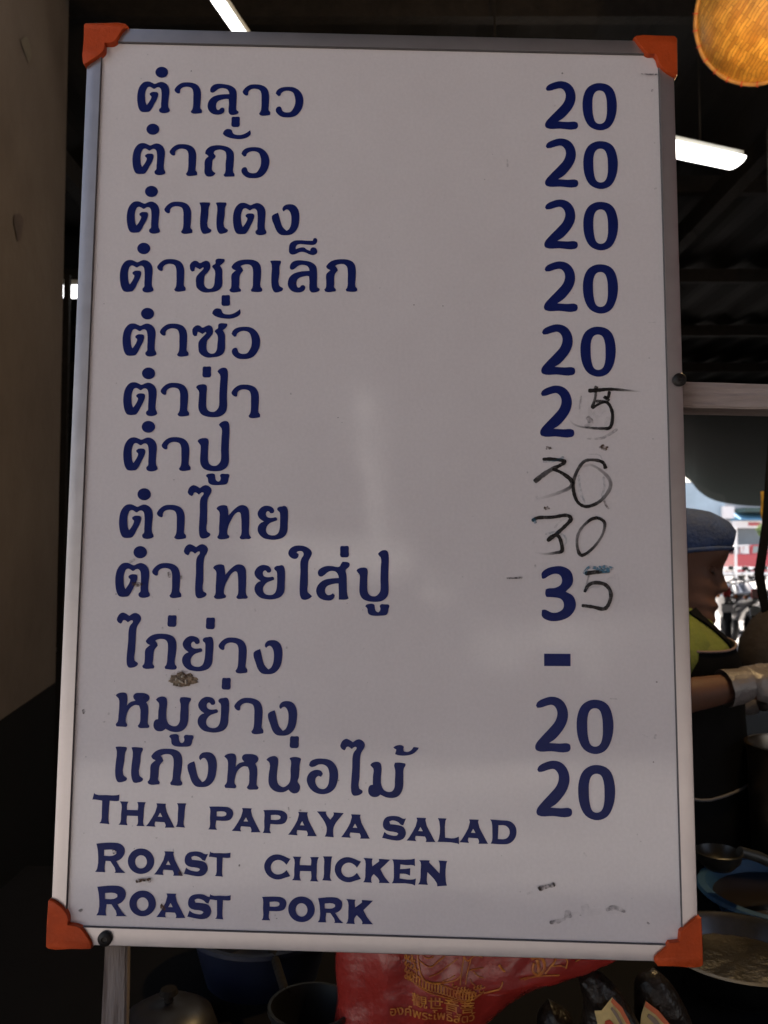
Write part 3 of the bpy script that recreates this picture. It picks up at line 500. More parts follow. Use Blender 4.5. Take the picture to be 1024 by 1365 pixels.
marks('stain', [((210, 880, 14.63), [(250,400),(330,310),(480,270),(640,300),(745,340)], [60,90,110,90,50], [.3,.55,.6,.55,.3]), ((210, 880, 14.63), [(280,470),(420,500),(560,460),(680,420)], [40,70,70,40], [.3,.5,.45,.3]), ((210, 880, 14.63), [(180,270),(195,320)], [26,16], [.5,.4]), (N4, [(570,305),(580,330),(595,350)], [10,9,6], [.8,.8]),
    (N4, [(600,705),(620,730)], [50,30], [.35,.25]), (N4, [(208,640),(212,660)], [8,6], [.6,.5]), (N4, [(205,500),(200,530)], 5, [.3,.3]),
    (E9b, [(620,252),(655,246),(690,248)], [12,9,16], [1,1]), (E9b, [(625,258),(690,240)], 5, [.8,.8]), (E9b, [(740,385),(735,365),(745,350)], [6,8,5], [.5,.5]), (E9b, [(815,212),(832,222)], 12, [.9,.9]), (E9b, [(515,118),(530,116)], 14, [.9,.9]),
    (E2, [(735,95),(742,135)], [8,10], [.7,.8]), (E2, [(825,122),(845,126)], [10,8], [.9,.9]), (E2, [(750,180),(752,190)], 12, [.8,.8]), (E3, [(185,280),(205,275)], [26,22], [.5,.4]),
    (T5, [(92,148),(110,152),(130,148)], [8,12,6], [.9,.9]), (T5, [(84,76),(105,66)], [6,8], [.6,.6]), (T5, [(220,108),(222,128)], 7, [.9,.9]), (T5, [(262,118),(263,134)], 5, [.8,.8])],
    M_brown, 'brown specks and splashes scattered over the white panel')
for (tl_, x, y, rx, ry, sd_) in ((N4, 279, 29, 17, 11, 1), (N4, 566, 26, 26, 17, 2), (N4, 271, 344, 17, 13, 3), (E9b, 742, 372, 13, 17, 4)):
    bm = bmesh.new(); lay = bm.loops.layers.color.new('fade'); rs = random.Random(sd_); n = 18
    c = bp(tl_[0] + x / tl_[2], tl_[1] + y / tl_[2]); k_ = 0.6 / 830.0 / tl_[2]; vs = []
    for t in range(n):
        q_ = rs.uniform(.45, 1.15); vs.append(bm.verts.new((c.x + rx * k_ * q_ * math.cos(t * 6.2832 / n), -0.00075, c.y + ry * k_ * q_ * math.sin(t * 6.2832 / n))))
    f = bm.faces.new(vs)
    for lo in f.loops: lo[lay] = (.95, .95, .95, 1)
    bmesh.ops.triangulate(bm, faces=bm.faces); obj('stain', bm, M_brown, board)
# scattered dirt dots
bm = bmesh.new(); lay = bm.loops.layers.color.new('fade')
rs = random.Random(3)
spots = [(112, 948, 2.3), (145, 951, 1.6), (139, 962, 1.8), (108, 1213, 3.2), (104, 764, 1.6), (103, 768, 1.4), (197, 73, 1.6), (665, 614, 1.6), (388, 525, 1.3), (703, 630, 1.3), (232, 972, 1.2), (200, 1066, 1.2), (260, 935, 1.2), (216, 964, 1.6)]
for i in range(90): spots.append((rs.uniform(140, 880), rs.uniform(90, 1230), rs.choice((.6, .7, .8, .9, 1.1, 1.4))))
for i in range(40): spots.append((rs.uniform(95, 420), rs.uniform(900, 1235), rs.choice((.6, .7, .9, 1.1, 1.3))))
for i, (x, y, r_) in enumerate(spots):
    c = bp(x, y); rm = r_ * 0.00072; n = 7
    e_ = rs.uniform(.6, 1.5); vs = [bm.verts.new((c.x + rm * math.cos(t * 6.2832 / n) * rs.uniform(.7, 1.2), -0.00062 - i * 1e-6, c.y + rm * e_ * math.sin(t * 6.2832 / n) * rs.uniform(.7, 1.2))) for t in range(n)]
    f = bm.faces.new(vs); v = rs.uniform(.35, .95)
    for lo in f.loops: lo[lay] = (v, v, v, 1)
o = obj('grime_specks', bm, M_speck, board); o['kind'] = 'stuff'; o['label'] = 'tiny dark specks of dirt over the whole panel'

# dried insect mud under the tenth line
bm = bmesh.new(); tl = (210, 880, 14.63)
prev = bmesh.ops.create_icosphere(bm, subdivisions=4, radius=1.0)['verts']
from mathutils import noise as mnoise
c0 = bp(210 + 505 / 14.63, 880 + 385 / 14.63)
mpp = 0.6 / 830.0
for v in prev:
    q_ = v.co.copy(); nz = mnoise.noise(q_ * 2.3) * .42 + mnoise.noise(q_ * 6) * .26
    v.co = Vector((c0.x + q_.x * 16.5 * mpp * (1 + nz), -0.0004 + min(q_.y, 0.1) * 0.0016 * (1 + 2.2 * nz), c0.y + (q_.z * 8.2 - q_.x * 0.6) * mpp * (1 + nz * 1.1)))
M_mud = mat('dried_mud', (0.30, 0.22, 0.15), 0.95, var=0.55, vscale=160, bump=0.5, bscale=700)
mud = obj('dried_mud', bm, M_mud, board, 60); mud['label'] = 'crusty brown mud blob stuck below the tenth line of lettering'
bm = bmesh.new()
for (x0, y0, x1, y1, rd) in ((385, 365, 400, 372, 2.6), (480, 325, 535, 290, 1.7), (420, 375, 520, 440, 1.5), (565, 395, 585, 405, 2.4), (430, 470, 450, 478, 1.8), (560, 440, 600, 425, 1.6)):
    a = bp(210 + x0 / 14.63, 880 + y0 / 14.63); b = bp(210 + x1 / 14.63, 880 + y1 / 14.63)
    tube(bm, [(a.x, -0.0026, a.y), ((a.x + b.x) / 2, -0.0036, (a.y + b.y) / 2), (b.x, -0.0026, b.y)], [rd * mpp * .6, rd * mpp, rd * mpp * .5], 10)
obj('insect_egg', bm, mat('pale_cocoon', (0.48, 0.42, 0.33), 0.7, var=.3, vscale=300), mud, 60)

# orange corner caps
def cap(tile, pts):
    P2 = [bp(tile[0] + x / tile[2], tile[1] + y / tile[2]) for x, y in pts]
    s = smooth_closed([(p.x, p.y) for p in P2], 3, 40)
    c = sum((Vector(p) for p in s), Vector((0, 0))) / len(s)
    bm = bmesh.new()
    rings = []
    for y, k in ((0.017, 1.0), (-0.0052, 1.0), (-0.0066, 0.985), (-0.0072, 0.95)):
        rings.append([Vector((c.x + (p.x - c.x) * k, y, c.y + (p.y - c.y) * k)) for p in s])
    rs_ = loft(bm, rings, cap=False)
    top = rings[-1]; tri = tessellate_polygon([top])
    for t in tri: bm.faces.new([rs_[-1][i] for i in t])
    for t in tri: bm.faces.new([rs_[0][i] for i in t][::-1])
    return obj('corner_cap', bm, M_orange, board, 40)
cap((0, 0, 3.413), [(392,132),(400,125),(480,124),(580,127),(590,135),(565,160),(540,200),(525,212),(487,215),(483,250),(462,270),(395,315),(386,298),(390,210)])
cap(E9b, [(232,332),(240,327),(262,335),(310,380),(322,410),(320,440),(375,452),(400,480),(428,530),(425,550),(330,551),(232,549),(222,540),(225,440)])
cap((660, 1090, 3.531), [(742,662),(745,645),(795,600),(810,575),(858,570),(862,525),(900,488),(940,455),(960,460),(965,560),(968,678),(955,688),(850,687),(755,684)])
cap((800, 0, 4.55), [(195,250),(205,242),(330,240),(440,242),(455,258),(457,370),(458,475),(448,486),(430,480),(360,430),(345,405),(335,370),(320,352),(280,350),(250,325),(215,280)])

# bolts through the rails
def bolt(px, py, r_px):
    c = bp(px, py); r = r_px * (0.6 / 830.0); bm = bmesh.new()
    pr = [(0.35 * r, 0.0), (r, 0.0004), (r * 1.0, 0.0022), (r * .82, 0.0036), (r * .4, 0.0042), (r * .3, 0.0030), (0, 0.0028)]
    lathe(bm, pr, seg=20)
    for v in bm.verts: v.co = Vector((c.x + v.co.x, -0.0038 - v.co.z, c.y + v.co.y))
    tube(bm, [(c.x, -0.004, c.y), (c.x, 0.03, c.y)], r * .4, 10)
    return obj('bolt', bm, M_bolt, board, 40)
bolt(903.5, 508, 9.2); bolt(142.5, 1248.5, 9.2)

# ================================================================== the setting
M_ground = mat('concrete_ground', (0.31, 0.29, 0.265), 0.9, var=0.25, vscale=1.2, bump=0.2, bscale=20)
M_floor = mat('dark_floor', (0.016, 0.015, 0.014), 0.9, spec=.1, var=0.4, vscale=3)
bm = bmesh.new()
for q_ in ((-150, -150), (150, -150), (150, 300), (-150, 300)): bm.verts.new((q_[0], q_[1], 0))
bm.faces.new(bm.verts); tag(obj('ground', bm, M_ground), 'pale sunlit concrete ground of the market street', 'ground', kind='structure')
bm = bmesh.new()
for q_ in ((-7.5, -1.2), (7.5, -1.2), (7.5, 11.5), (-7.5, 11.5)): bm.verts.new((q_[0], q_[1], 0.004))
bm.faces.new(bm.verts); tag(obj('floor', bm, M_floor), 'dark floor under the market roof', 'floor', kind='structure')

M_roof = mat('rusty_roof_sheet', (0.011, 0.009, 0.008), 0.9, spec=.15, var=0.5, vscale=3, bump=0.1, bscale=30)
M_wood = mat('weathered_wood', (0.25, 0.205, 0.185), 0.85, var=0.55, vscale=14, bump=0.6, bscale=60, stretch=(1, 1, 1))
M_dwood = mat('dark_wood', (0.014, 0.011, 0.009), 0.9, spec=.15, var=0.4, vscale=20, bump=0.4, bscale=60)
RZ = 3.42
roof = empty('market_roof', (0, 5, RZ)); tag(roof, 'dark corrugated market roof on wooden purlins above the stall', 'roof')
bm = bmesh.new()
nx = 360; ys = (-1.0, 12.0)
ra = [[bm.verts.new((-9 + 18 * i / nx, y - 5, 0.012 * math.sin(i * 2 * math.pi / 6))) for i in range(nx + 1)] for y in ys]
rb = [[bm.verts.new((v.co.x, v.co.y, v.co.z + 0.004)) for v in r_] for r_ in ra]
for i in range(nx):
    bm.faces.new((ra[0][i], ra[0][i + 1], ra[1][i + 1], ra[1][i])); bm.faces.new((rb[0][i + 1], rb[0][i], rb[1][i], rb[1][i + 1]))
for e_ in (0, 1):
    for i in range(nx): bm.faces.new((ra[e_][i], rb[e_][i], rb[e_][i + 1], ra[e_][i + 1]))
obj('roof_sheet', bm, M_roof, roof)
for k, y in enumerate((-0.8, 0.6, 2.0, 3.4, 4.8, 6.2, 7.6, 9.0, 10.4, 11.8)):
    bm = bmesh.new(); box(bm, (0, y - 5, -0.06), (18, 0.045, 0.09)); obj('purlin', bm, M_dwood, roof)
for x in (-4.6, -1.5, 1.7, 4.8):
    bm = bmesh.new(); box(bm, (x, 0.5, -0.165), (0.07, 12.6, 0.11)); obj('rafter', bm, M_dwood, roof)
for x, y in ((-5.8, 11.7), (7.3, 11.7), (-5.8, 1.0), (7.3, -0.7)):
    bm = bmesh.new(); box(bm, (x, y - 5, -RZ / 2 - .1), (0.10, 0.10, RZ - 0.2)); obj('column', bm, M_dwood, roof)

hall = empty('market_hall', (0, 6, 0)); tag(hall, 'dark inner walls of the market hall far behind the board', 'hall')
M_hall = mat('dark_hall_wall', (0.011, 0.0095, 0.008), .9, spec=.15, var=.5, vscale=1.2, bump=.2, bscale=8)  # near-black base colour, mottled at random
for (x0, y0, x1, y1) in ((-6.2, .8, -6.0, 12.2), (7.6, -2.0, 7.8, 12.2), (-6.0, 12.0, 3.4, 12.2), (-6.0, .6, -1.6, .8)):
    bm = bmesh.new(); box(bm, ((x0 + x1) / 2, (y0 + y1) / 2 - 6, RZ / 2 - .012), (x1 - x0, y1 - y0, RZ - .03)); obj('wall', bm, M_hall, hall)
# unseen roof and sheet added to keep light off the stall's right side
M_shading_sheet = mat('maroon_shading_sheet', (0.16, 0.035, 0.035), .7, var=.3, vscale=3)
fr = empty('added_front_roof', (3.4, -1.6, RZ)); tag(fr, 'added unseen lean-to roof with a maroon sheet shading the right of the stall', 'roof')
bm = bmesh.new(); box(bm, (.1, 0, .03), (8.6, 1.3, .03)); obj('roof_sheet', bm, M_roof, fr)
bm = bmesh.new(); a_ = Vector((.78, -.22)) - Vector((3.4, -1.6)); b_ = Vector((1.62, -2.35)) - Vector((3.4, -1.6))
loft(bm, [[Vector((p.x + t_, p.y, z)) for p, t_ in ((a_, 0), (b_, 0), (b_, .02), (a_, .02))] for z in (.25 - RZ, -.02)]); obj('shading_sheet', bm, M_shading_sheet, fr)

# ---- plastered wall on the left
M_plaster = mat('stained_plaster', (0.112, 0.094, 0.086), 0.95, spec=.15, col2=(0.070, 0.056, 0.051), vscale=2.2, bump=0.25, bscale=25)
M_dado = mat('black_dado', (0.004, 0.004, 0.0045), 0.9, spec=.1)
A_ = P(0, 955, 2.0); B_ = P(76, 914, 2.62)
dv = (B_ - A_); dv.z = 0; dv.normalize()
far = Vector((P(82, 500, 2.66).x, P(82, 500, 2.66).y, 0)); near = far - dv * 1.15
nrm = Vector((dv.y, -dv.x, 0))
zt = (A_.z + B_.z) / 2
wall = empty('plaster_wall', (far.x, far.y, 0)); tag(wall, 'stained brown plaster wall with a black lower part at the left edge', 'wall')
def slab(z0, z1, off, m, name):
    bm = bmesh.new(); a = near + nrm * off; b = far + nrm * off; t = nrm * -0.15
    r0 = [a, b, b + t, a + t]
    loft(bm, [[Vector((p.x - far.x, p.y - far.y, z)) for p in r0] for z in (z0, z1)])
    return obj(name, bm, m, wall)
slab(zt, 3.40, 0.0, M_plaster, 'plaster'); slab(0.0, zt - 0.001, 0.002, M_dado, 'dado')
M_stain = mat('wall_stain', (0.050, 0.034, 0.031), 0.9, var=.5, vscale=80)
def wall_mark(px, py, pts, m, nm):
    # a mark lying on the wall face
    n3 = nrm; p0 = near
    bm = bmesh.new(); vs = []
    for x, y in smooth_closed(pts, 3):
        d_ = P(x, y, 1.0) - CAM; t_ = (p0 - CAM).dot(n3) / d_.dot(n3); h_ = CAM + d_ * t_ + n3 * 0.003
        vs.append(bm.verts.new((h_.x - far.x, h_.y - far.y, h_.z)))
    bm.faces.new(vs); return obj(nm, bm, m, wall)
M_stain2 = mat('faded_scuff', (0.085, 0.072, 0.056), 0.9, var=.4, vscale=60)
wall_mark(0, 0, [(18, 287), (24, 284), (30, 292), (28, 305), (26, 318), (22, 322), (20, 310), (17, 298)], M_stain, 'stain')
wall_mark(0, 0, [(26, 54), (33, 48), (36, 52), (40, 78), (37, 83), (33, 74)], M_stain2, 'scuff')

# ---- lamps under the roof
M_tube = emis('lit_tube', (1.0, 0.99, 0.93), 1.6)
M_lampbody = mat('lamp_housing', (0.55, 0.55, 0.52), 0.5)
def batten(a, b, w, label, group='fluorescent lamps under the roof', up=Vector((0, 0, 1))):
    """strip lamp from a to b; its lit diffuser faces down"""
    a = Vector(a); b = Vector(b); c = (a + b) / 2; d = b - a; L = d.length; rz = math.atan2(d.y, d.x)
    t = empty('strip_lamp', c, rz); tag(t, label, 'lamp', group)
    bm = bmesh.new(); box(bm, (0, 0, 0.030), (L, w * .5, 0.035), bevel=.004); obj('housing', bm, M_lampbody, t)
    bm = bmesh.new(); n = 8; rr = []
    for x in (-L / 2 + .015, L / 2 - .015):
        rr.append([Vector((x, w * .48 * math.cos(math.pi * k / n), 0.012 - 0.022 * math.sin(math.pi * k / n))) for k in range(n + 1)])
    loft(bm, rr); obj('diffuser', bm, M_tube, t)
    bm = bmesh.new()
    for s in (-1, 1): tube(bm, [(s * L * .35, 0, 0.045), (s * L * .35, 0, RZ - c.z - 0.02)], 0.004, 6)
    obj('hanger', bm, M_dwood, t)
    return t
LZ = 2.95
e0 = (PZ(976, 229, LZ) + PZ(995.6, 211.5, LZ)) / 2; e1 = (PZ(900, 190, LZ) + PZ(900, 214, LZ)) / 2
w2 = (PZ(976, 229, LZ) - PZ(995.6, 211.5, LZ)).length
batten(e0, e0 + (e1 - e0).normalized() * 1.25, min(0.16, w2), 'lit strip lamp under the dark roof, right of the menu board')
f0 = PZ(316.5, 42, LZ); f1 = PZ(287.5, 0, LZ); wd = (PZ(293.5, 0, LZ) - PZ(281, 0, LZ)).length
batten(f0 + (f0 - f1).normalized() * 0.12, f1 + (f1 - f0).normalized() * 1.0, 0.034, 'lit narrow tube lamp above the top rail of the board, left of centre')
g0 = P(83, 389, 5.0); t = empty('strip_lamp', g0 + Vector((0.6, 0, 0))); tag(t, 'small bright lamp far back in the gap between wall and board', 'lamp', 'fluorescent lamps under the roof')
bm = bmesh.new(); box(bm, (0, 0, 0), (1.2, 0.05, 0.068), bevel=.006); obj('diffuser', bm, emis('lit_far_tube', (1, 1, 1), 1.0), t)
bm = bmesh.new(); box(bm, (0, 0, 0.05), (1.22, 0.06, 0.03)); obj('housing', bm, M_lampbody, t)
bm = bmesh.new(); cx_ = P(90, 389, 4.6); box(bm, (0, 0, 1.5), (0.031, 0.031, 3.0)); o = obj('thin_pole', bm, M_dwood); o.location = (cx_.x, cx_.y, 0)
tag(o, 'thin dark pole standing in the gap beside the left wall', 'pole')

# ---- rail and post that carry the board
def wbox(name, corners, y0, y1, m, label, cat):
    """beam built on the board's back: four (x, z) board coordinates"""
    bm = bmesh.new(); rr = []
    cen_ = sum((Vector(c) for c in corners), Vector((0, 0))) / 4
    for y, k in ((y0 + .0015, .97), (y0, .94), ):
        pass
    loft(bm, [[Vector((c[0], y, c[1])) for c in corners] for y in (y0, y1)])
    es = [e for e in bm.edges]
    bmesh.ops.bevel(bm, geom=es, offset=0.0016, segments=2, affect='EDGES')
    bmesh.ops.subdivide_edges(bm, edges=[e for e in bm.edges if e.calc_length() > .2], cuts=60, use_grid_fill=True)
    for v in bm.verts:
        nz = mnoise.noise(Vector((v.co.x * 30, v.co.y * 40, v.co.z * 30)))
        v.co += Vector((nz * .0006, nz * .0006, nz * .0008))
    o = obj(name, bm, m, None, 30); o.matrix_world = BW.copy(); return tag(o, label, cat)
M_woodh = mat('weathered_rail_wood', (0.46, 0.385, 0.35), 0.85, col2=(0.19, 0.145, 0.13), vscale=30, bump=0.9, bscale=90, stretch=(.12, 1, 1))
M_woodv = mat('weathered_post_wood', (0.25, 0.21, 0.19), 0.85, col2=(0.095, 0.075, 0.068), vscale=30, bump=0.9, bscale=90, stretch=(1, 1, .12))
a = bp(905, 503); b = bp(1024, 507); c = bp(1024, 541); d = bp(905, 538)
def ext(p, q, x): t_ = (x - p.x) / (q.x - p.x); return p + (q - p) * t_
wbox('wooden_rail', [ext(d, c, -.25), ext(d, c, 1.1), ext(a, b, 1.1), ext(a, b, -.25)], 0.0135, 0.05, M_woodh, 'weathered wooden rail bolted behind the right edge of the board', 'rail')
a = bp(133.5, 1258); b = bp(163.5, 1258); c = bp(161.5, 1365); d = bp(128.5, 1365)
def extz(p, q, z): t_ = (z - p.y) / (q.y - p.y); return p + (q - p) * t_
wbox('wooden_post', [extz(a, d, -1.08), extz(b, c, -1.08), extz(b, c, .58), extz(a, d, .58)], 0.0135, 0.026, M_woodv, 'weathered wooden post below the lower left corner of the board', 'post')

# ---- woven bamboo hat, lit by a warm bulb
def weave_mat():
    m = bpy.data.materials.new('woven_bamboo'); m.use_nodes = True
    n = m.node_tree.nodes; l = m.node_tree.links; b = n['Principled BSDF']; b.inputs['Roughness'].default_value = 0.5
    tc = n.new('ShaderNodeTexCoord'); mp = n.new('ShaderNodeMapping'); mp.inputs['Rotation'].default_value = (0, 0, R(-38)); l.new(tc.outputs['Object'], mp.inputs['Vector'])
    br = n.new('ShaderNodeTexBrick'); br.inputs['Scale'].default_value = 1.0; br.offset = 0.5
    br.inputs['Brick Width'].default_value = 0.045; br.inputs['Row Height'].default_value = 0.0082; br.offset = 0.37; br.inputs['Mortar Size'].default_value = 0.0007
    br.inputs['Color1'].default_value = (0.70, 0.37, 0.065, 1); br.inputs['Color2'].default_value = (0.44, 0.185, 0.026, 1); br.inputs['Mortar'].default_value = (0.30, 0.145, 0.03, 1)
    dn = n.new('ShaderNodeTexNoise'); dn.inputs['Scale'].default_value = 30; l.new(tc.outputs['Object'], dn.inputs['Vector'])
    da = n.new('ShaderNodeVectorMath'); da.operation = 'SCALE'; da.inputs['Scale'].default_value = 0.012; l.new(dn.outputs['Color'], da.inputs[0])
    dd = n.new('ShaderNodeVectorMath'); l.new(mp.outputs[0], dd.inputs[0]); l.new(da.outputs[0], dd.inputs[1])
    l.new(dd.outputs[0], br.inputs['Vector'])
    nz = n.new('ShaderNodeTexNoise'); nz.inputs['Scale'].default_value = 24; nz.inputs['Detail'].default_value = 5; l.new(tc.outputs['Object'], nz.inputs['Vector'])
    mr = n.new('ShaderNodeMapRange'); mr.inputs['From Min'].default_value = .3; mr.inputs['From Max'].default_value = .7; mr.inputs['To Min'].default_value = 0.6; mr.inputs['To Max'].default_value = 1.25; l.new(nz.outputs['Fac'], mr.inputs['Value'])
    mx = n.new('ShaderNodeMix'); mx.data_type = 'RGBA'; mx.blend_type = 'MULTIPLY'; mx.inputs[0].default_value = 1; l.new(br.outputs['Color'], mx.inputs[6]); l.new(mr.outputs[0], mx.inputs[7])
    l.new(mx.outputs[2], b.inputs['Base Color'])
    bu = n.new('ShaderNodeBump'); bu.inputs['Strength'].default_value = 0.9; bu.inputs['Distance'].default_value = 0.003; bu.invert = True; l.new(br.outputs['Fac'], bu.inputs['Height']); l.new(bu.outputs[0], b.inputs['Normal'])
    return m
hp = P(1015, 16, 2.0); hat = empty('woven_hat', hp); tag(hat, 'round woven bamboo hat hanging in warm light at the top right corner', 'hat')
ax = (CAM - hp).normalized(); ax = (ax + Vector((-0.38, 0.0, -0.18))).normalized()
hat.rotation_euler = ax.to_track_quat('Z', 'Y').to_euler()
M_bamboo = weave_mat()
bm = bmesh.new(); r0 = .158
pr = [(0, .075), (.03, .074), (.06, .068), (.09, .056), (.12, .038), (.145, .018), (.160, .004), (.1675, -.004), (.160, -.002), (.145, .012), (.12, .032), (.09, .050), (.06, .062), (.03, .068), (0, .069)]
lathe(bm, [(r * .94, z) for r, z in pr], seg=64); obj('dome', bm, M_bamboo, hat, 50)
bm = bmesh.new(); ring = [(r0 * math.cos(2 * math.pi * k / 64), r0 * math.sin(2 * math.pi * k / 64), 0.002 * math.sin(k * 1.3)) for k in range(65)]
tube(bm, ring, .0055, 8, cap=False); obj('rim', bm, mat('bamboo_rim', (0.36, 0.18, 0.045), 0.5, var=.4, vscale=60), hat, 60)
bm = bmesh.new()
for k in range(26):
    a_ = 2 * math.pi * k / 26 + .1; rr = [(r0 + .0066 * math.cos(q_) , .0072 * math.sin(q_)) for q_ in [i * math.pi / 5 for i in range(11)]]
    tube(bm, [(r * math.cos(a_), r * math.sin(a_), z) for r, z in rr], .0014, 6)
obj('stitching', bm, mat('red_thread', (0.40, 0.03, 0.01), 0.7), hat)
bm = bmesh.new(); iq = hat.rotation_euler.to_matrix().inverted(); tp = iq @ (Vector((hp.x, hp.y, RZ - .1)) - hp)
tube(bm, [iq @ Vector((0, 0.02, .15)), tp], .003, 6); obj('cord', bm, M_dwood, hat)
bl = P(1120, 95, 1.55); bulb = empty('light_bulb', bl); tag(bulb, 'bare warm light bulb hanging at the right', 'lamp')
bm = bmesh.new(); lathe(bm, [(0, -.045), (.012, -.043), (.022, -.034), (.027, -.02), (.025, -.004), (.016, .014), (.012, .026), (0, .026)], seg=20); obj('bulb_glass', bm, emis('bulb_glow', (1.0, 0.62, 0.25), 40.0), bulb, 60)
bm = bmesh.new(); tube(bm, [(0, 0, .0265), (0, 0, .06)], .015, 12); tube(bm, [(0, 0, .06), (0, 0, RZ - bl.z - .03)], .0025, 6); obj('socket', bm, M_dwood, bulb)
pl = bpy.data.lights.new('bulb_light', 'POINT'); po = bpy.data.objects.new('bulb_light', pl); COL.objects.link(po); po.parent = bulb
pl.energy = 7.5; pl.color = (1.0, 0.68, 0.32); pl.shadow_soft_size = .03; po.location = (-.02, -.04, -.06)

# ================================================================== kitchen counter and what stands on it
TZ = 0.84
M_black = mat('black_counter', (0.006, 0.0055, 0.006), 0.9, spec=.1, var=.3, vscale=20)
tb = empty('counter', (0.35, .5, 0)); tag(tb, 'dark counter behind the board carrying pots and bowls', 'counter')
bm = bmesh.new(); box(bm, (0, 0, TZ - .02), (2.1, .70, .04), bevel=.004); obj('counter_top', bm, M_black, tb)
for x, y in ((-1, -.3), (1, -.3), (-1, .3), (1, .3)):
    bm = bmesh.new(); box(bm, (x, y, (TZ - .04) / 2), (.05, .05, TZ - .041)); obj('leg', bm, M_dwood, tb)
M_steel = mat('dull_steel', (0.105, 0.10, 0.098), 0.34, 1.0, var=.3, vscale=25)
c = P(985, 1262, 1.15); bowl = empty('steel_bowl', (c.x, c.y, TZ)); tag(bowl, 'dull steel bowl of dark food beside the lower right orange corner', 'bowl')
hb = c.z - TZ; r = .105
bm = bmesh.new(); lathe(bm, [(0, .0), (.05, .0), (.075, hb * .25), (.095, hb * .65), (r - .002, hb - .003), (r + .006, hb), (r + .007, hb + .002), (r + .001, hb + .003), (r - .006, hb - .004), (.092, hb * .66), (.072, hb * .28), (.05, .004), (0, .004)], seg=56); obj('bowl_body', bm, M_steel, bowl, 50)
bm = bmesh.new()
lathe(bm, [(0, hb * .72), (.03, hb * .74), (.06, hb * .72), (.085, hb * .66), (.0925, hb * .62), (.088, hb * .55), (0, hb * .5)], seg=40)
for v in bm.verts: v.co.z += .006 * mnoise.noise(v.co * 60)
obj('food', bm, mat('brown_stew', (0.010, 0.0065, 0.004), 0.4, var=.5, vscale=40, bump=.25, bscale=150), bowl, 60)
c = P(1052, 1187, 1.37); basin = empty('blue_basin', (c.x, c.y, TZ)); tag(basin, 'blue plastic basin with a wide rim behind the steel bowl', 'basin')
hb = c.z - TZ; r = .142
bm = bmesh.new(); lathe(bm, [(0, 0), (.10, 0), (.128, hb - .008), (r - .004, hb - .003), (r, hb - .006), (r + .003, hb - .003), (r, hb + .002), (r - .012, hb + .003), (.124, hb - .006), (.098, .005), (0, .005)], seg=64); obj('basin_body', bm, mat('blue_plastic', (0.012, 0.050, 0.110), 0.5, var=.15, vscale=20), basin, 50)
bm = bmesh.new(); lathe(bm, [(0, hb - .014), (.118, hb - .014), (.1215, hb - .018), (.118, hb - .024), (0, hb - .024)], seg=40); obj('dark_sauce', bm, mat('dark_sauce', (0.012, 0.009, 0.008), 0.3), basin, 60)
c2 = P(958, 1135, 1.33)
lad = empty('ladle', c2); tag(lad, 'black ladle with its handle lying across the blue basin', 'ladle')
bm = bmesh.new(); lathe(bm, [(0, -.03), (.02, -.027), (.033, -.014), (.037, .0), (.035, .001), (.031, -.012), (.018, -.024), (0, -.027)], seg=32); obj('ladle_bowl', bm, mat('black_metal', (0.02, 0.019, 0.018), .35, .6), lad, 60)
bm = bmesh.new(); e_ = P(1090, 1178, 1.36) - c2; tube(bm, [(.034, 0, 0), e_ * .4 + Vector((0, 0, .012)), e_], [.008, .009, .010], 10); obj('handle', bm, mat('black_handle', (0.01, 0.01, 0.01), .5), lad, 60)
c = P(1066, 1000, 1.56); pot = empty('metal_pot', (c.x, c.y, TZ)); tag(pot, 'tall dull metal pot at the right edge below the gloved hand', 'pot')
hp_ = P(1066, 992, 1.56).z - TZ
bm = bmesh.new(); lathe(bm, [(0, 0), (.075, 0), (.086, .01), (.09, hp_ * .5), (.092, hp_ - .006), (.097, hp_), (.090, hp_ + .001), (.086, hp_ - .008), (.084, .012), (0, .006)], seg=48); obj('pot_body', bm, mat('brassy_steel', (0.16, 0.12, 0.085), .32, 1.0, var=.3, vscale=18), pot, 50)
bm = bmesh.new(); tube(bm, [(.0, -.092, hp_ * .75), (.0, -.115, hp_ * .78), (0, -.115, hp_ * .6), (0, -.09, hp_ * .57)], .005, 8); obj('handle', bm, M_steel, pot, 60)
for (px, py, d_, r, col, lab, nm, cat) in ((350, 1235, 1.2, .10, (0.004, 0.007, 0.022), 'dark blue plastic pail below the middle of the board', 'plastic_pail', 'pail'), (415, 1345, 1.0, .05, (0.004, 0.004, 0.004), 'black iron pan half hidden behind the red bag', 'iron_pan', 'pan')):
    c = P(px, py, d_); h_ = c.z - TZ; o_ = empty(nm, (c.x, c.y, TZ)); tag(o_, lab, cat)
    bm = bmesh.new(); lathe(bm, [(0, 0), (r * .8, 0), (r * .95, h_ * .8), (r, h_), (r * 1.05, h_), (r * 1.05, h_ + .006), (r * .97, h_ + .006), (r * .9, h_ * .7), (r * .75, .006), (0, .006)], seg=40); obj('body', bm, mat(nm + '_paint', col, .45, var=.2, vscale=20), o_, 50)
    bm = bmesh.new()
    if cat == 'pail': tube(bm, [(r * math.cos(t_), -.01 - .02 * math.sin(t_), h_ + r * .6 * math.sin(t_) * .3) for t_ in [i * math.pi / 14 for i in range(15)]], .0025, 6)
    else: tube(bm, [(-r * .7, r * .7, h_), (-r - .03, r + .12, h_ + .02)], .006, 8)
    obj('handle', bm, M_dwood, o_, 60)
c = P(225, 1335, 1.05); lid = empty('domed_lid', (c.x, c.y, TZ)); tag(lid, 'dark grey domed pot lid low beside the wooden post', 'lid')
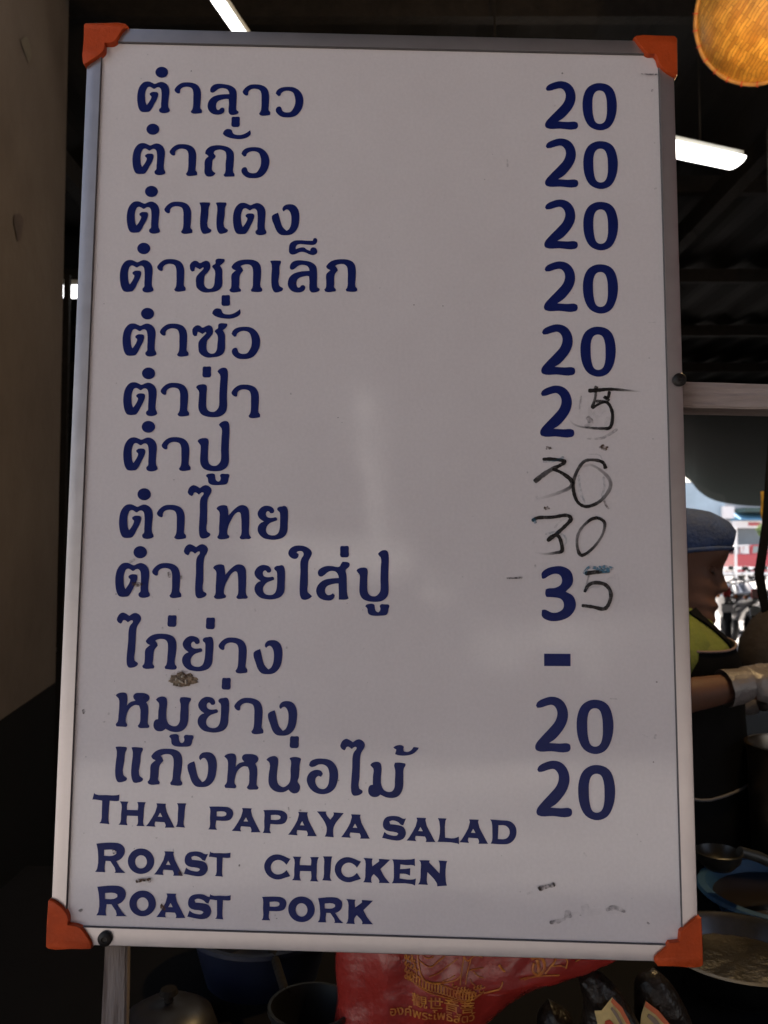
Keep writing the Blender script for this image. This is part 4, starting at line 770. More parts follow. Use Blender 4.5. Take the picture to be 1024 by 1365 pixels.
bm = bmesh.new(); lathe(bm, [(.062, 0), (.062, .006), (.055, (c.z - TZ) * .6), (.035, (c.z - TZ) * .9), (0, c.z - TZ), (0, c.z - TZ - .004), (.032, (c.z - TZ) * .86), (.05, (c.z - TZ) * .55), (.056, .0)], seg=40); obj('dome', bm, mat('grey_lid', (0.016, 0.014, 0.015), .4, var=.2, vscale=30), lid, 50)
bm = bmesh.new(); lathe(bm, [(0, c.z - TZ - .001), (.006, c.z - TZ), (.006, c.z - TZ + .006), (.012, c.z - TZ + .010), (.010, c.z - TZ + .016), (0, c.z - TZ + .018)], seg=20); obj('knob', bm, M_dwood, lid, 50)

# ---- red bag with gold print
from mathutils.bvhtree import BVHTree
YB = 0.22
ol = [(452, 1240), (447, 1290), (450, 1330), (446, 1372), (452, 1388), (560, 1392), (622, 1385), (646, 1362), (692, 1324), (742, 1302), (800, 1284), (832, 1266), (836, 1235), (770, 1205), (640, 1196), (520, 1200), (470, 1212)]
so = smooth_closed(ol, 6, 70); cb = Vector((596, 1305))
bm = bmesh.new(); rings = []; back = []
for k in (1.0, .985, .95, .9, .82, .74, .66, .58, .5, .42, .34, .26, .18, .1, .03):
    r_ = []; r2 = []
    for p in so:
        q_ = cb + (p - cb) * k; w_ = PY(q_.x, q_.y, YB); bulge = .045 * math.sqrt(max(0, 1 - k ** 2.2))
        wr = .0075 * mnoise.noise(Vector((q_.x * .032, q_.y * .008, 1.0))) + .003 * mnoise.noise(Vector((q_.x * .06 + q_.y * .03, q_.y * .02, 4.0)))
        r_.append(Vector((w_.x, YB - bulge - wr * min(1, (1 - k) * 5), w_.z))); r2.append(Vector((w_.x, YB + bulge, w_.z)))
    rings.append(r_); back.append(r2)
allr = back[::-1] + rings[1:]
loft(bm, allr)
bmesh.ops.recalc_face_normals(bm, faces=bm.faces)
tree = BVHTree.FromBMesh(bm)
bagc = PY(600, 1375, YB)
def rel(bm_, o):
    for v in bm_.verts: v.co -= o
bag = empty('red_bag', (bagc.x, YB, TZ)); tag(bag, 'crumpled red bag printed in gold behind the lower rail', 'bag')
rel(bm, bag.location)
M_red = mat('red_plastic', (0.30, 0.026, 0.020), 0.26, var=.2, vscale=18, bump=.4, bscale=28, coat=.2)
obj('bag_body', bm, M_red, bag, 70)
M_gold = mat('gold_print', (0.66, 0.27, 0.03), 0.5, col2=(0.34, 0.06, 0.02), vscale=90)
def onbag(px, py, lift=.0012):
    w_ = PY(px, py, YB - .045); h_ = tree.ray_cast(Vector((w_.x, YB - .6, w_.z)), Vector((0, 1, 0)))
    return (h_[0] if h_[0] is not None else w_) + Vector((0, -lift, 0))
def zb(p): return (520 + p[0] / 5.12, 1260 + p[1] / 5.12)
gl = [([(115, 85), (112, 150), (118, 220), (150, 262), (220, 298), (320, 340), (420, 365), (510, 376), (570, 368), (630, 330)], 7), ([(190, 75), (195, 130), (210, 200), (240, 240), (300, 262), (370, 262), (400, 250)], 10),
      ([(200, 118), (240, 140), (285, 150), (330, 120), (380, 85)], 8), ([(265, 215), (340, 195), (400, 150), (460, 95)], 7), ([(360, 255), (405, 230), (440, 202)], 7), ([(400, 250), (440, 235), (480, 200), (495, 130), (505, 80)], 9), ([(478, 262), (484, 200), (498, 120)], 8), ([(515, 260), (525, 190), (545, 130), (555, 95)], 8),
      ([(545, 170), (600, 165), (640, 160)], 6), ([(570, 180), (600, 210), (640, 230)], 6), ([(548, 230), (560, 255), (580, 270)], 7), ([(505, 80), (530, 110), (560, 95), (600, 85), (635, 100)], 8), ([(745, 140), (765, 165), (785, 180)], 14), ([(150, 88), (160, 130), (180, 180), (185, 240)], 10), ([(225, 85), (260, 95), (300, 85)], 6),
      ([(640, 330), (700, 310), (750, 290), (770, 250)], 10), ([(890, 245), (940, 238), (990, 232), (1024, 225)], 9)]
bm = bmesh.new()
for pts, w_ in gl:
    tube(bm, [onbag(*zb(p)) for p in crom(pts, 5)], w_ / 5.12 * .00105 * .45, 6)
for i in range(22):                                       # ring of lotus petals
    t_ = i / 21; x = 130 + 440 * t_; y = 236 + 130 * t_ - 40 * math.sin(t_ * 3.14) * .1 - (60 * max(0, t_ - .75))
    cx, cy = x, y - 8 + 62 * (t_ * (1 - t_)) * .9
    tube(bm, [onbag(*zb((cx + 13 * math.cos(q_), cy + 30 * math.sin(q_)))) for q_ in [k * 2 * math.pi / 14 for k in range(15)]], .0008, 5)
for i in range(14):
    x = 118 + (i % 4) * 20; y = 100 + i * 11
    tube(bm, [onbag(*zb((x + 16 * math.cos(q_), y + 14 * math.sin(q_)))) for q_ in [k * 2 * math.pi / 10 for k in range(8)]], .0007, 5)
for i in range(18):
    x = 440 + (i * 37) % 200; y = 268 + (i * 23) % 70
    tube(bm, [onbag(*zb((x + 16 * math.cos(q_), y + 12 * math.sin(q_)))) for q_ in [k * 2 * math.pi / 10 for k in range(8)]], .0007, 5)
rel(bm, bag.location); obj('gold_drawing', bm, M_gold, bag)
def zc(p): return (700 + p[0] / 4.267, 1260 + p[1] / 4.267)
bm = bmesh.new()
for pts, w_ in (([(40, 95), (70, 85), (105, 95), (118, 130), (105, 165), (75, 185), (50, 160), (60, 120)], 16), ([(75, 100), (85, 140), (80, 170)], 20), ([(120, 175), (160, 120), (185, 90)], 10), ([(160, 130), (200, 125), (235, 140)], 7), ([(230, 85), (250, 110), (240, 150)], 7), ([(270, 85), (300, 100), (325, 90)], 7), ([(0, 210), (60, 195), (130, 185), (200, 178)], 7), ([(300, 120), (330, 105), (350, 100)], 6)):
    tube(bm, [onbag(*zc(p)) for p in crom(pts, 4)], w_ / 4.267 * .00105 * .45, 6)
rel(bm, bag.location); obj('gold_drawing', bm, M_gold, bag)
def print_text(s, x0, y0, x1, y1, hpx, name):
    """gold print running from x0,y0 to x1,y1 (photo pixels, baseline) laid on the bag"""
    cu = bpy.data.curves.new(name, 'FONT'); cu.body = s; cu.size = 1.0; cu.resolution_u = 3; cu.offset = .014
    ob = bpy.data.objects.new(name, cu); COL.objects.link(ob); bpy.context.view_layer.update()
    me = bpy.data.meshes.new_from_object(ob.evaluated_get(bpy.context.evaluated_depsgraph_get()))
    bpy.data.objects.remove(ob); bpy.data.curves.remove(cu)
    if not me.vertices: return
    xs = [v.co.x for v in me.vertices]; ys = [v.co.y for v in me.vertices]; xa, xb, ya, yb = min(xs), max(xs), min(ys), max(ys)
    for v in me.vertices:
        u = (v.co.x - xa) / (xb - xa); h_ = (v.co.y - ya) / (yb - ya)
        v.co = onbag(x0 + (x1 - x0) * u, y0 + (y1 - y0) * u - hpx * h_, .0016) - bag.location
    link(name, me, M_gold, bag)
print_text('\u89c0\u4e16\u97f3\u83e9', 549, 1342, 633, 1352, 17, 'gold_lettering')
print_text('\u0e2d\u0e07\u0e04\u0e4c\u0e1e\u0e23\u0e30\u0e42\u0e1e\u0e18\u0e34\u0e2a\u0e31\u0e15\u0e27\u0e4c', 520, 1355.5, 634, 1365, 15, 'gold_lettering')

# ---- packets with printed cards
M_pack = mat('brown_packet', (0.014, 0.010, 0.008), 0.32, spec=.3, var=.5, vscale=50, bump=.6, bscale=60)
M_card = mat('cream_card', (0.62, 0.47, 0.20), 0.6, var=.25, vscale=60)
M_cedge = mat('orange_card_edge', (0.55, 0.13, 0.05), 0.6); M_cred = mat('red_card_print', (0.42, 0.05, 0.02), 0.6); M_cgrey = mat('grey_card_print', (0.22, 0.16, 0.12), .6)
def packet(pts, y, label, cards=None):
    s = smooth_closed(pts, 4, 60); c_ = sum((p for p in s), Vector((0, 0))) / len(s)
    bs = PY(c_.x, 1376, y); o_ = empty('food_packet', (bs.x, y, TZ)); tag(o_, label, 'packet', 'food packets below the board')
    bm = bmesh.new(); F_, B2 = [], []
    for k in (1, .96, .85, .65, .4, .15):
        f_, b_ = [], []
        for p in s:
            q_ = c_ + (p - c_) * k; w_ = PY(q_.x, q_.y, y); bu = .022 * math.sqrt(1 - k * k) + .003 * mnoise.noise(Vector((q_.x * .07, q_.y * .05, y * 9))) * (1 - k)
            f_.append(Vector((w_.x, y - bu, w_.z)) - o_.location); b_.append(Vector((w_.x, y + bu, w_.z)) - o_.location)
        F_.append(f_); B2.append(b_)
    loft(bm, B2[::-1] + F_[1:]); obj('wrapper', bm, M_pack, o_, 70)
    if cards:
        yy = y - .0265
        for i, (poly, m, nm) in enumerate(cards):
            bm = bmesh.new(); w_ = [PY(px, py, yy) - o_.location for px, py in poly]
            loft(bm, [[Vector((v.x, v.y - j * .0006 - i * .0009, v.z)) for v in w_] for j in (0, 1)], cap=True)
            obj(nm, bm, m, o_)
    return o_
packet([(770, 1302), (786, 1288), (806, 1300), (832, 1330), (862, 1382), (772, 1384), (778, 1340)], .205, 'brown food packet with a cream and orange card, left of its twin', [
    ([(816, 1329.5), (829, 1343), (849, 1380), (800, 1380), (792.5, 1347), (802, 1347)], M_card, 'card'),
    ([(816, 1329.5), (829, 1342), (846, 1375), (841, 1376), (826, 1348), (814, 1335)], M_cedge, 'card_border'),
    ([(806, 1360), (812, 1358), (818, 1364), (820, 1378), (806, 1378)], M_cred, 'card_print'),
    ([(815, 1340), (823, 1350), (834, 1372), (831, 1373), (819, 1352), (813, 1343)], M_cgrey, 'card_print')])
packet([(850, 1302), (872, 1290), (890, 1305), (915, 1345), (930, 1384), (848, 1384), (846, 1335)], .235, 'brown food packet with a cream and orange card, nearest the orange corner', [
    ([(860.5, 1334), (878, 1348), (903, 1378), (852, 1380), (855, 1352)], M_card, 'card'),
    ([(860.5, 1334), (878, 1347), (903, 1377), (896, 1377), (874, 1352), (859, 1341)], M_cedge, 'card_border'),
    ([(864, 1350), (873, 1356), (886, 1372), (880, 1373), (868, 1360), (862, 1354)], M_cgrey, 'card_print')])
packet([(718, 1352), (732, 1334), (746, 1342), (760, 1352), (766, 1384), (716, 1384)], .245, 'plain dark brown packet with a pointed top beside the red bag')

# ================================================================== woman at the counter
def skin_mesh(verts, edges, radii, levels=2, root=0):
    me = bpy.data.meshes.new('skin_tmp'); me.from_pydata([tuple(v) for v in verts], edges, []); ob = bpy.data.objects.new('skin_tmp', me); COL.objects.link(ob)
    ob.modifiers.new('s', 'SKIN'); sd = ob.modifiers.new('d', 'SUBSURF'); sd.levels = levels; sd.render_levels = levels
    for i, r_ in enumerate(radii): me.skin_vertices[0].data[i].radius = (r_, r_); me.skin_vertices[0].data[i].use_root = (i == root)
    bpy.context.view_layer.update()
    out = bpy.data.meshes.new_from_object(ob.evaluated_get(bpy.context.evaluated_depsgraph_get()))
    bpy.data.objects.remove(ob); bpy.data.meshes.remove(me); return out
def remesh(me, vox, smoothit=4):
    ob = bpy.data.objects.new('rm_tmp', me); COL.objects.link(ob); m_ = ob.modifiers.new('r', 'REMESH'); m_.mode = 'VOXEL'; m_.voxel_size = vox
    s_ = ob.modifiers.new('sm', 'SMOOTH'); s_.factor = .5; s_.iterations = smoothit
    bpy.context.view_layer.update()
    out = bpy.data.meshes.new_from_object(ob.evaluated_get(bpy.context.evaluated_depsgraph_get())); bpy.data.objects.remove(ob); return out
DP = 1.77
H0 = P(902, 752, DP)                                  # head centre
HR = Matrix.Rotation(R(13), 4, 'Y') @ Matrix.Rotation(R(-20), 4, 'Z') @ Matrix.Scale(1.05, 4)
def head_pt(x, y, z): return H0 + (HR @ Vector((x, y, z)))
HL = [(-.120, .066, .005, .024), (-.111, .088, -.012, .036), (-.096, .096, -.035, .046), (-.080, .088, -.052, .052), (-.066, .092, -.062, .056), (-.056, .084, -.070, .059), (-.045, .084, -.077, .062), (-.030, .085, -.084, .066), (-.012, .082, -.090, .069), (.004, .081, -.094, .071), (.018, .088, -.097, .073), (.035, .093, -.099, .075), (.055, .092, -.098, .075), (.075, .083, -.092, .069), (.092, .064, -.076, .057), (.104, .038, -.05, .038), (.111, .008, -.02, .014)]
bm = bmesh.new(); rings = []; n_ = 48
for z, f_, b_, w_ in HL:
    ring = []
    for k in range(n_):
        t_ = 2 * math.pi * k / n_; cx = math.cos(t_); sy = math.sin(t_); c0_ = (f_ + b_) / 2; hx = (f_ - b_) / 2
        x = c0_ + hx * math.copysign(abs(cx) ** .85, cx); y = w_ * math.copysign(abs(sy) ** .9, sy)
        if cx > 0:
            nb = 0
            if -.044 < z < .016: nb = .026 * max(0, min((.018 - z) / .045, 1)) if z > -.032 else .020 * max(0, (z + .05) / .018)
            x += nb * math.exp(-(y / .013) ** 2)
            x -= .012 * math.exp(-(((abs(y) - .033) / .014) ** 2 + ((z - .004) / .012) ** 2))
            x += .005 * math.exp(-((y / .022) ** 2 + ((z + .066) / .008) ** 2))
        ring.append(head_pt(x, y, z))
    rings.append(ring)
loft(bm, rings)
body_bm = bm
for s in (-1, 1):                                     # ears
    e_ = bmesh.ops.create_icosphere(bm, subdivisions=2, radius=1)['verts']
    for v in e_: v.co = head_pt(-.012 + v.co.x * .016, s * (.071 + v.co.y * .008), -.005 + v.co.z * .029)
hx, hy = H0.x, H0.y
def jp(x, y, z): return Vector((hx + x, hy + y, z))
elbR = P(858, 938, 1.47); wrR = P(988, 914, 1.50); elbL = P(876, 945, 2.0); wrL = P(1000, 935, 1.93)
V = [jp(-.09, 0, .80), jp(-.075, 0, 1.0), jp(-.05, 0, 1.16), jp(-.035, 0, 1.25), jp(-.02, 0, 1.33), jp(-.008, 0, 1.40),
     jp(-.125, -.155, 1.235), elbR, wrR, jp(-.05, .16, 1.245), elbL, wrL,
     jp(-.09, -.09, .76), jp(-.07, -.095, .43), jp(-.10, -.10, .06), jp(.05, -.105, .03), jp(-.09, .09, .76), jp(-.07, .095, .43), jp(-.10, .10, .06), jp(.05, .105, .03)]
E_ = [(0, 1), (1, 2), (2, 3), (3, 4), (4, 5), (3, 6), (6, 7), (7, 8), (3, 9), (9, 10), (10, 11), (0, 12), (12, 13), (13, 14), (14, 15), (0, 16), (16, 17), (17, 18), (18, 19)]
RD = [.13, .115, .115, .10, .047, .046, .052, .040, .026, .052, .040, .026, .085, .052, .035, .03, .085, .052, .035, .03]
bm.from_mesh(skin_mesh(V, E_, RD))
def hand(wr, dr, up, add=0.0, curl=.5):
    """palm, four fingers of different lengths and a thumb from the palm's side, all as skinned chains"""
    dr = dr.normalized(); sd = dr.cross(up).normalized(); up = sd.cross(dr).normalized()
    meshes = []
    p = [wr, wr + dr * .035, wr + dr * .075]
    meshes.append(skin_mesh([p[0], p[1], p[2], p[1] + sd * .022, p[2] + sd * .026, p[1] - sd * .022, p[2] - sd * .026], [(0, 1), (1, 2), (1, 3), (3, 4), (1, 5), (5, 6)], [.026 + add, .021 + add, .016 + add, .017 + add, .013 + add, .017 + add, .013 + add]))
    for off, ln in ((.030, .066), (.010, .076), (-.010, .072), (-.029, .056)):
        a = wr + dr * .070 + sd * off; c1 = (dr - up * curl * .5).normalized(); c2 = (dr - up * curl * 1.4).normalized(); c3 = (dr * .6 - up * curl * 2.2).normalized()
        q1 = a + c1 * ln * .45; q2 = q1 + c2 * ln * .32; q3 = q2 + c3 * ln * .23
        meshes.append(skin_mesh([a - dr * .02, a, q1, q2, q3], [(0, 1), (1, 2), (2, 3), (3, 4)], [.010 + add, .0095 + add, .009 + add, .008 + add, .0065 + add]))
    a = wr + dr * .022 + sd * .024; t1 = (dr * .7 + sd * .75 - up * .25).normalized(); t2 = (dr * .95 + sd * .2 - up * .5).normalized()
    meshes.append(skin_mesh([a - sd * .012, a, a + t1 * .034, a + t1 * .034 + t2 * .028], [(0, 1), (1, 2), (2, 3)], [.012 + add, .012 + add, .010 + add, .008 + add]))
    return meshes
hd = [(wrR, (wrR - elbR), Vector((.1, -.5, .85)), .5), (wrL, (wrL - elbL), Vector((.1, .3, .9)), .5)]
for w_, d_, u_, c_ in hd:
    for mm in hand(w_, d_, u_, 0, c_): bm.from_mesh(mm)
me = bpy.data.meshes.new('person'); bm.to_mesh(me); bm.free()
me = remesh(me, .0055, 3); me.name = 'person'; smooth(me, 80)
base = Vector((hx - .07, hy, 0))
def toroot(me_):
    for v in me_.vertices: v.co -= base
    return me_
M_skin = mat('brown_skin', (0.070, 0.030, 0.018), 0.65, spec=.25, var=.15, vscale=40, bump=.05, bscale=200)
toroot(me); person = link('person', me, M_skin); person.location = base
tag(person, 'person in navy cap, lime shirt and black apron bending over the counter', 'person')
def pchild(nm, bm_, m_, sm=60, par=None):
    for v in bm_.verts: v.co -= base
    return obj(nm, bm_, m_, par or person, sm)
M_cap = mat('navy_cloth', (0.011, 0.026, 0.080), 0.9, var=.35, vscale=30, bump=.35, bscale=140)
bm = bmesh.new(); rings = []
for z, f_, b_, w_, in ((.010, .0955, -.100, .079), (.024, .0985, -.106, .083), (.048, .0995, -.110, .086), (.068, .097, -.112, .086), (.088, .088, -.106, .080), (.102, .071, -.090, .066), (.111, .046, -.062, .045), (.115, .016, -.03, .02)):
    ring = []
    for k in range(40):
        t_ = 2 * math.pi * k / 40; x = (f_ + b_) / 2 + (f_ - b_) / 2 * math.cos(t_); y = w_ * math.sin(t_)
        nz = mnoise.noise(Vector((x * 28, y * 28, z * 40))) * .006
        zz = z + (.034 * math.cos(t_) + .006) * max(0, 1 - (z - .02) / .10)
        ring.append(head_pt(x * (1 + nz * 6), y * (1 + nz * 6), zz + nz * .5))
    rings.append(ring)
loft(bm, rings); capo = pchild('cap', bm, M_cap)
bm = bmesh.new(); ring = []
for k in range(41):
    t_ = 2 * math.pi * k / 40; ring.append(head_pt(-.002 + .0985 * math.cos(t_), .080 * math.sin(t_), .019 + .034 * math.cos(t_)))
tube(bm, ring, .005, 8, cap=False); pchild('cap_band', bm, M_cap, 60, capo)
for s in (-1, 1):
    bm = bmesh.new(); lathe(bm, [(0, -.009), (.006, -.007), (.009, 0), (.006, .007), (0, .009)], seg=16)
    for v in bm.verts: v.co = head_pt(.0655 + v.co.x, s * .033 + v.co.y, .001 + v.co.z * .8)
    pchild('eye', bm, mat('lowered_eyelid', (0.060, 0.026, 0.016), .6, spec=.2))
    bm = bmesh.new(); tube(bm, [head_pt(.070, s * .022, -.002), head_pt(.0735, s * .033, -.0055), head_pt(.066, s * .046, -.002)], [.0010, .0018, .0010], 8); pchild('eyelash', bm, mat('dark_lash', (0.01, 0.007, 0.006), .7))
    bm = bmesh.new(); tube(bm, [head_pt(.079, s * .018, .021), head_pt(.078, s * .034, .0255), head_pt(.066, s * .050, .022)], [.002, .003, .0015], 8); pchild('eyebrow', bm, mat('black_hair', (0.012, 0.009, 0.008), .6))
bm = bmesh.new(); tube(bm, [head_pt(.079, -.022, -.071), head_pt(.088, -.010, -.067), head_pt(.0905, 0, -.068), head_pt(.088, .010, -.067), head_pt(.079, .022, -.071)], [.001, .0035, .004, .0035, .001], 8); pchild('lips', bm, mat('lips', (0.17, 0.055, 0.04), .45))
# shirt
SH = [(.80, -.085, .135, .18), (.95, -.075, .14, .172), (1.08, -.055, .135, .17), (1.18, -.033, .125, .178), (1.235, -.022, .112, .185), (1.27, -.018, .092, .165), (1.30, -.014, .072, .115), (1.325, -.010, .060, .075), (1.338, -.008, .055, .064)]
bm = bmesh.new(); rings = []
for z, cx, ax_, ay in SH:
    rings.append([jp(cx + .012 + ax_ * math.cos(2 * math.pi * k / 44), ay * math.sin(2 * math.pi * k / 44), z + .012 * math.cos(2 * math.pi * k / 44) * (-1 if z > 1.3 else 0)) + Vector((1, 1, 0)) * .004 * mnoise.noise(Vector((z * 18, k * .35, 2))) for k in range(44)])
loft(bm, rings, cap=False)
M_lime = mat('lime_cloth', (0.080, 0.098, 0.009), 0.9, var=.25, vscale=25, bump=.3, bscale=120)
for s, el in ((-1, elbR), (1, elbL)):
    sh_ = jp(-.125 if s < 0 else -.05, s * .16, 1.235); m_ = sh_.lerp(el, .55); tube(bm, [jp(-.03, s * .10, 1.25), sh_, sh_.lerp(el, .3), m_], [.075, .068, .062, .060], 20, cap=False)
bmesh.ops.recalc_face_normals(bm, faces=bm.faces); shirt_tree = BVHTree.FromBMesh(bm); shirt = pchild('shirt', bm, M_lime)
# apron with pale piping and a strap
def apr(z): 
    T_ = [(.45, -.085, .17, .20), (.80, -.075, .20, .205), (.97, -.055, .185, .195), (1.08, -.045, .155, .188), (1.18, -.033, .138, .191), (1.235, -.022, .125, .198), (1.255, -.0195, .111, .188), (1.29, -.0155, .092, .150)]
    for a, b in zip(T_, T_[1:]):
        if a[0] <= z <= b[0]:
            t_ = (z - a[0]) / (b[0] - a[0]); return [a[i] + (b[i] - a[i]) * t_ for i in (1, 2, 3)]
    return T_[-1][1:]
def apt(z, th, o_=0.0): cx, ax_, ay = apr(z); return jp(cx + .012 + (ax_ + o_) * math.cos(th), (ay + o_) * math.sin(th), z)
bm = bmesh.new(); NT = 30; TH = [-R(118) + R(236) * k / NT for k in range(NT + 1)]
def ztop(th): return 1.262 + .010 * math.cos(th) ** 3 if math.cos(th) > 0 else 1.262
outer = [[apt(.45 + (ztop(th) - .45) * (i / 16), th, .0015 * mnoise.noise(Vector((th * 4, i * .5, 0)))) for th in TH] for i in range(17)]
inner = [[p - Vector((math.cos(th), math.sin(th), 0)) * .004 for p, th in zip(row, TH)] for row in outer]
vo = [[bm.verts.new(p) for p in r_] for r_ in outer]; vi = [[bm.verts.new(p) for p in r_] for r_ in inner]
for i in range(16):
    for k in range(NT):
        bm.faces.new((vo[i][k], vo[i][k + 1], vo[i + 1][k + 1], vo[i + 1][k])); bm.faces.new((vi[i][k + 1], vi[i][k], vi[i + 1][k], vi[i + 1][k + 1]))
    for k in (0, NT): bm.faces.new((vo[i][k], vo[i + 1][k], vi[i + 1][k], vi[i][k]))
for i in (0, 16):
    for k in range(NT): bm.faces.new((vo[i][k], vo[i][k + 1], vi[i][k + 1], vi[i][k]))
M_apron = mat('black_cloth', (0.004, 0.004, 0.0045), 0.95, spec=.05, var=.3, vscale=30)
apron = pchild('apron', bm, M_apron)
bm = bmesh.new(); tube(bm, [apt(ztop(th), th, .002) for th in TH], .0024, 8); pchild('piping', bm, mat('dusty_pink_trim', (0.12, 0.08, 0.075), .9), 60, apron)
bm = bmesh.new(); tube(bm, [apt(.985 + .02 * abs(math.sin(th * 1.5 + 2.2)), th, .003) for th in [-R(100) + R(90) * k / 14 for k in range(15)]], .0028, 8); pchild('pocket_piping', bm, mat('grey_trim', (0.07, 0.065, 0.07), .9), 60, apron)
bm = bmesh.new()
for s in (-1, 1):
    rr = []
    for i in range(13):                                # the strap follows the shirt from the neck down to the bib
        t_ = i / 12; p_ = jp(.004 + .062 * t_, s * (.080 + .050 * t_), 1.345 - .083 * t_); src_ = p_ + Vector((.25, s * 1.0, .35)); dn_ = (p_ - src_).normalized()
        h_ = shirt_tree.ray_cast(src_, dn_); p_ = h_[0] if h_[0] is not None else p_; nn_ = h_[1] if h_[1] is not None else Vector((.6, s * .8, 0))
        sd_ = nn_.cross(Vector((.6, s * .5, -.7))).normalized() * .011
        rr.append([p_ - sd_ + nn_ * .001, p_ + sd_ + nn_ * .001, p_ + sd_ + nn_ * .005, p_ - sd_ + nn_ * .005])
    loft(bm, rr)
pchild('strap', bm, M_apron, 60, apron)
# plastic gloves
M_glove = mat('milky_plastic_glove', (0.11, 0.095, 0.093), 0.4, var=.25, vscale=40, bump=.35, bscale=70)
for i, (w_, d_, u_, c_) in enumerate(hd):
    gm = bmesh.new()
    for mm in hand(w_, d_, u_, .0035, c_): gm.from_mesh(mm)
    g_ = bpy.data.meshes.new('glove'); gm.to_mesh(g_); gm.free(); g_ = remesh(g_, .004, 2)
    bmg = bmesh.new(); bmg.from_mesh(g_); dn = d_.normalized()
    cf = [w_ - dn * .034, w_ - dn * .020, w_ - dn * .004, w_ + dn * .014]
    tube(bmg, cf, [.0345, .0325, .0315, .029], 22, cap=False)
    for v in bmg.verts: v.co += Vector((1, 1, 1)) * .0022 * mnoise.noise(v.co * 70)
    pchild('glove', bmg, M_glove)

# ---- dark maroon cloth bag on a black strap, right edge
M_mar = mat('maroon_cloth', (0.010, 0.006, 0.007), .9, var=.4, vscale=20, bump=.3, bscale=60)
hc = P(1042, 860, 1.98); cb_ = empty('cloth_bag', (hc.x, hc.y, hc.z - .09)); tag(cb_, 'dark maroon cloth bag hanging by a black strap at the right edge', 'bag')
bm = bmesh.new(); rings = []
for z, rx, ry in ((-.0, .06, .03), (.01, .092, .05), (.05, .104, .06), (.10, .098, .055), (.15, .07, .035), (.17, .045, .018)):
    rings.append([Vector((rx * math.cos(t_), ry * math.sin(t_), z)) * (1 + .05 * mnoise.noise(Vector((math.cos(t_) * 2, math.sin(t_) * 2, z * 14)))) for t_ in [2 * math.pi * k / 32 for k in range(32)]])
loft(bm, rings); obj('sack', bm, M_mar, cb_, 70)
bm = bmesh.new(); rr = []
sp = [P(1026, 832, 1.98), P(1018, 800, 1.98), P(1012, 765, 1.98), P(1022, 700, 1.99), P(1032, 560, 2.0), P(1044, 380, 2.0)]; sp.append(Vector((sp[-1].x, sp[-1].y, RZ - .1)))
for p in sp: rr.append([Vector(p) - cb_.location + Vector((dx, dy, 0)) for dx, dy in ((-.011, -.002), (.011, -.002), (.011, .002), (-.011, .002))])
loft(bm, rr); obj('strap', bm, M_apron, cb_)
cp = P(1064, 690, 3.0); bm = bmesh.new(); box(bm, (0, 0, 1.53), (.115, .115, 3.06), bevel=.006); o = obj('roof_column', bm, M_dwood); o.location = (cp.x, cp.y, 0); tag(o, 'dark wooden roof column at the right edge beside the street view', 'column')
c = P(1017, 655, 2.9); rp = bmesh.new(); rr = [P(1016, 655, 2.93), P(1018, 668, 2.93), P(1016.5, 682, 2.93), P(1018, 694, 2.93)]
tube(rp, [Vector(v) - rr[0] for v in rr], [.006, .009, .008, .006], 8); o = obj('yellow_ribbon', rp, mat('yellow_cloth', (0.50, 0.27, 0.02), .8, var=.4, vscale=60), None, 60); o.location = rr[0]; tag(o, 'yellow cloth ribbon tied to the dark column above the red pickup', 'ribbon')

# ================================================================== the street beyond
M_tarp = mat('dark_green_tarp', (0.014, 0.022, 0.022), 0.95, spec=.05, var=.2, vscale=4, bump=.1, bscale=20)
_t = M_tarp.node_tree; _b = _t.nodes['Principled BSDF']; _tr = _t.nodes.new('ShaderNodeBsdfTranslucent'); _tr.inputs['Color'].default_value = (0.016, 0.026, 0.026, 1); _ms = _t.nodes.new('ShaderNodeMixShader'); _ms.inputs[0].default_value = .35
_t.links.new(_b.outputs[0], _ms.inputs[1]); _t.links.new(_tr.outputs[0], _ms.inputs[2]); _t.links.new(_ms.outputs[0], _t.nodes['Material Output'].inputs['Surface'])
low = crom([(880, 610), (918, 638), (930, 652), (945, 664), (962, 671), (985, 674), (1018, 674), (1070, 676), (1140, 680)], 6)
bm = bmesh.new(); rows = []
for i in range(9):
    t_ = i / 8; d_ = 8.5 + 5.5 * t_
    rows.append([P(x, 550 + (y - 550) * (t_ ** .8), d_) + Vector((0, 0, .02 * math.sin(x * .06) * t_)) for x, y in low])
t0 = rows[0][0].copy(); ra = [[bm.verts.new(p - t0) for p in r_] for r_ in rows]; rb = [[bm.verts.new(p - t0 + Vector((0, .004, .006))) for p in r_] for r_ in rows]
for a, b in zip(ra, ra[1:]):
    for k in range(len(low) - 1): bm.faces.new((a[k], a[k + 1], b[k + 1], b[k]))
for a, b in zip(rb, rb[1:]):
    for k in range(len(low) - 1): bm.faces.new((a[k + 1], a[k], b[k], b[k + 1]))
for k in range(len(low) - 1): bm.faces.new((ra[-1][k], ra[-1][k + 1], rb[-1][k + 1], rb[-1][k])); bm.faces.new((ra[0][k + 1], ra[0][k], rb[0][k], rb[0][k + 1]))
for r1, r2, e_ in ((ra, rb, 0), (ra, rb, -1)):
    for i in range(8): bm.faces.new((r1[i][e_], r1[i + 1][e_], r2[i + 1][e_], r2[i][e_]))
o = obj('tarpaulin', bm, M_tarp, None, 60); o.location = t0; tag(o, 'dark green sagging tarpaulin above the street opening at right', 'tarpaulin')

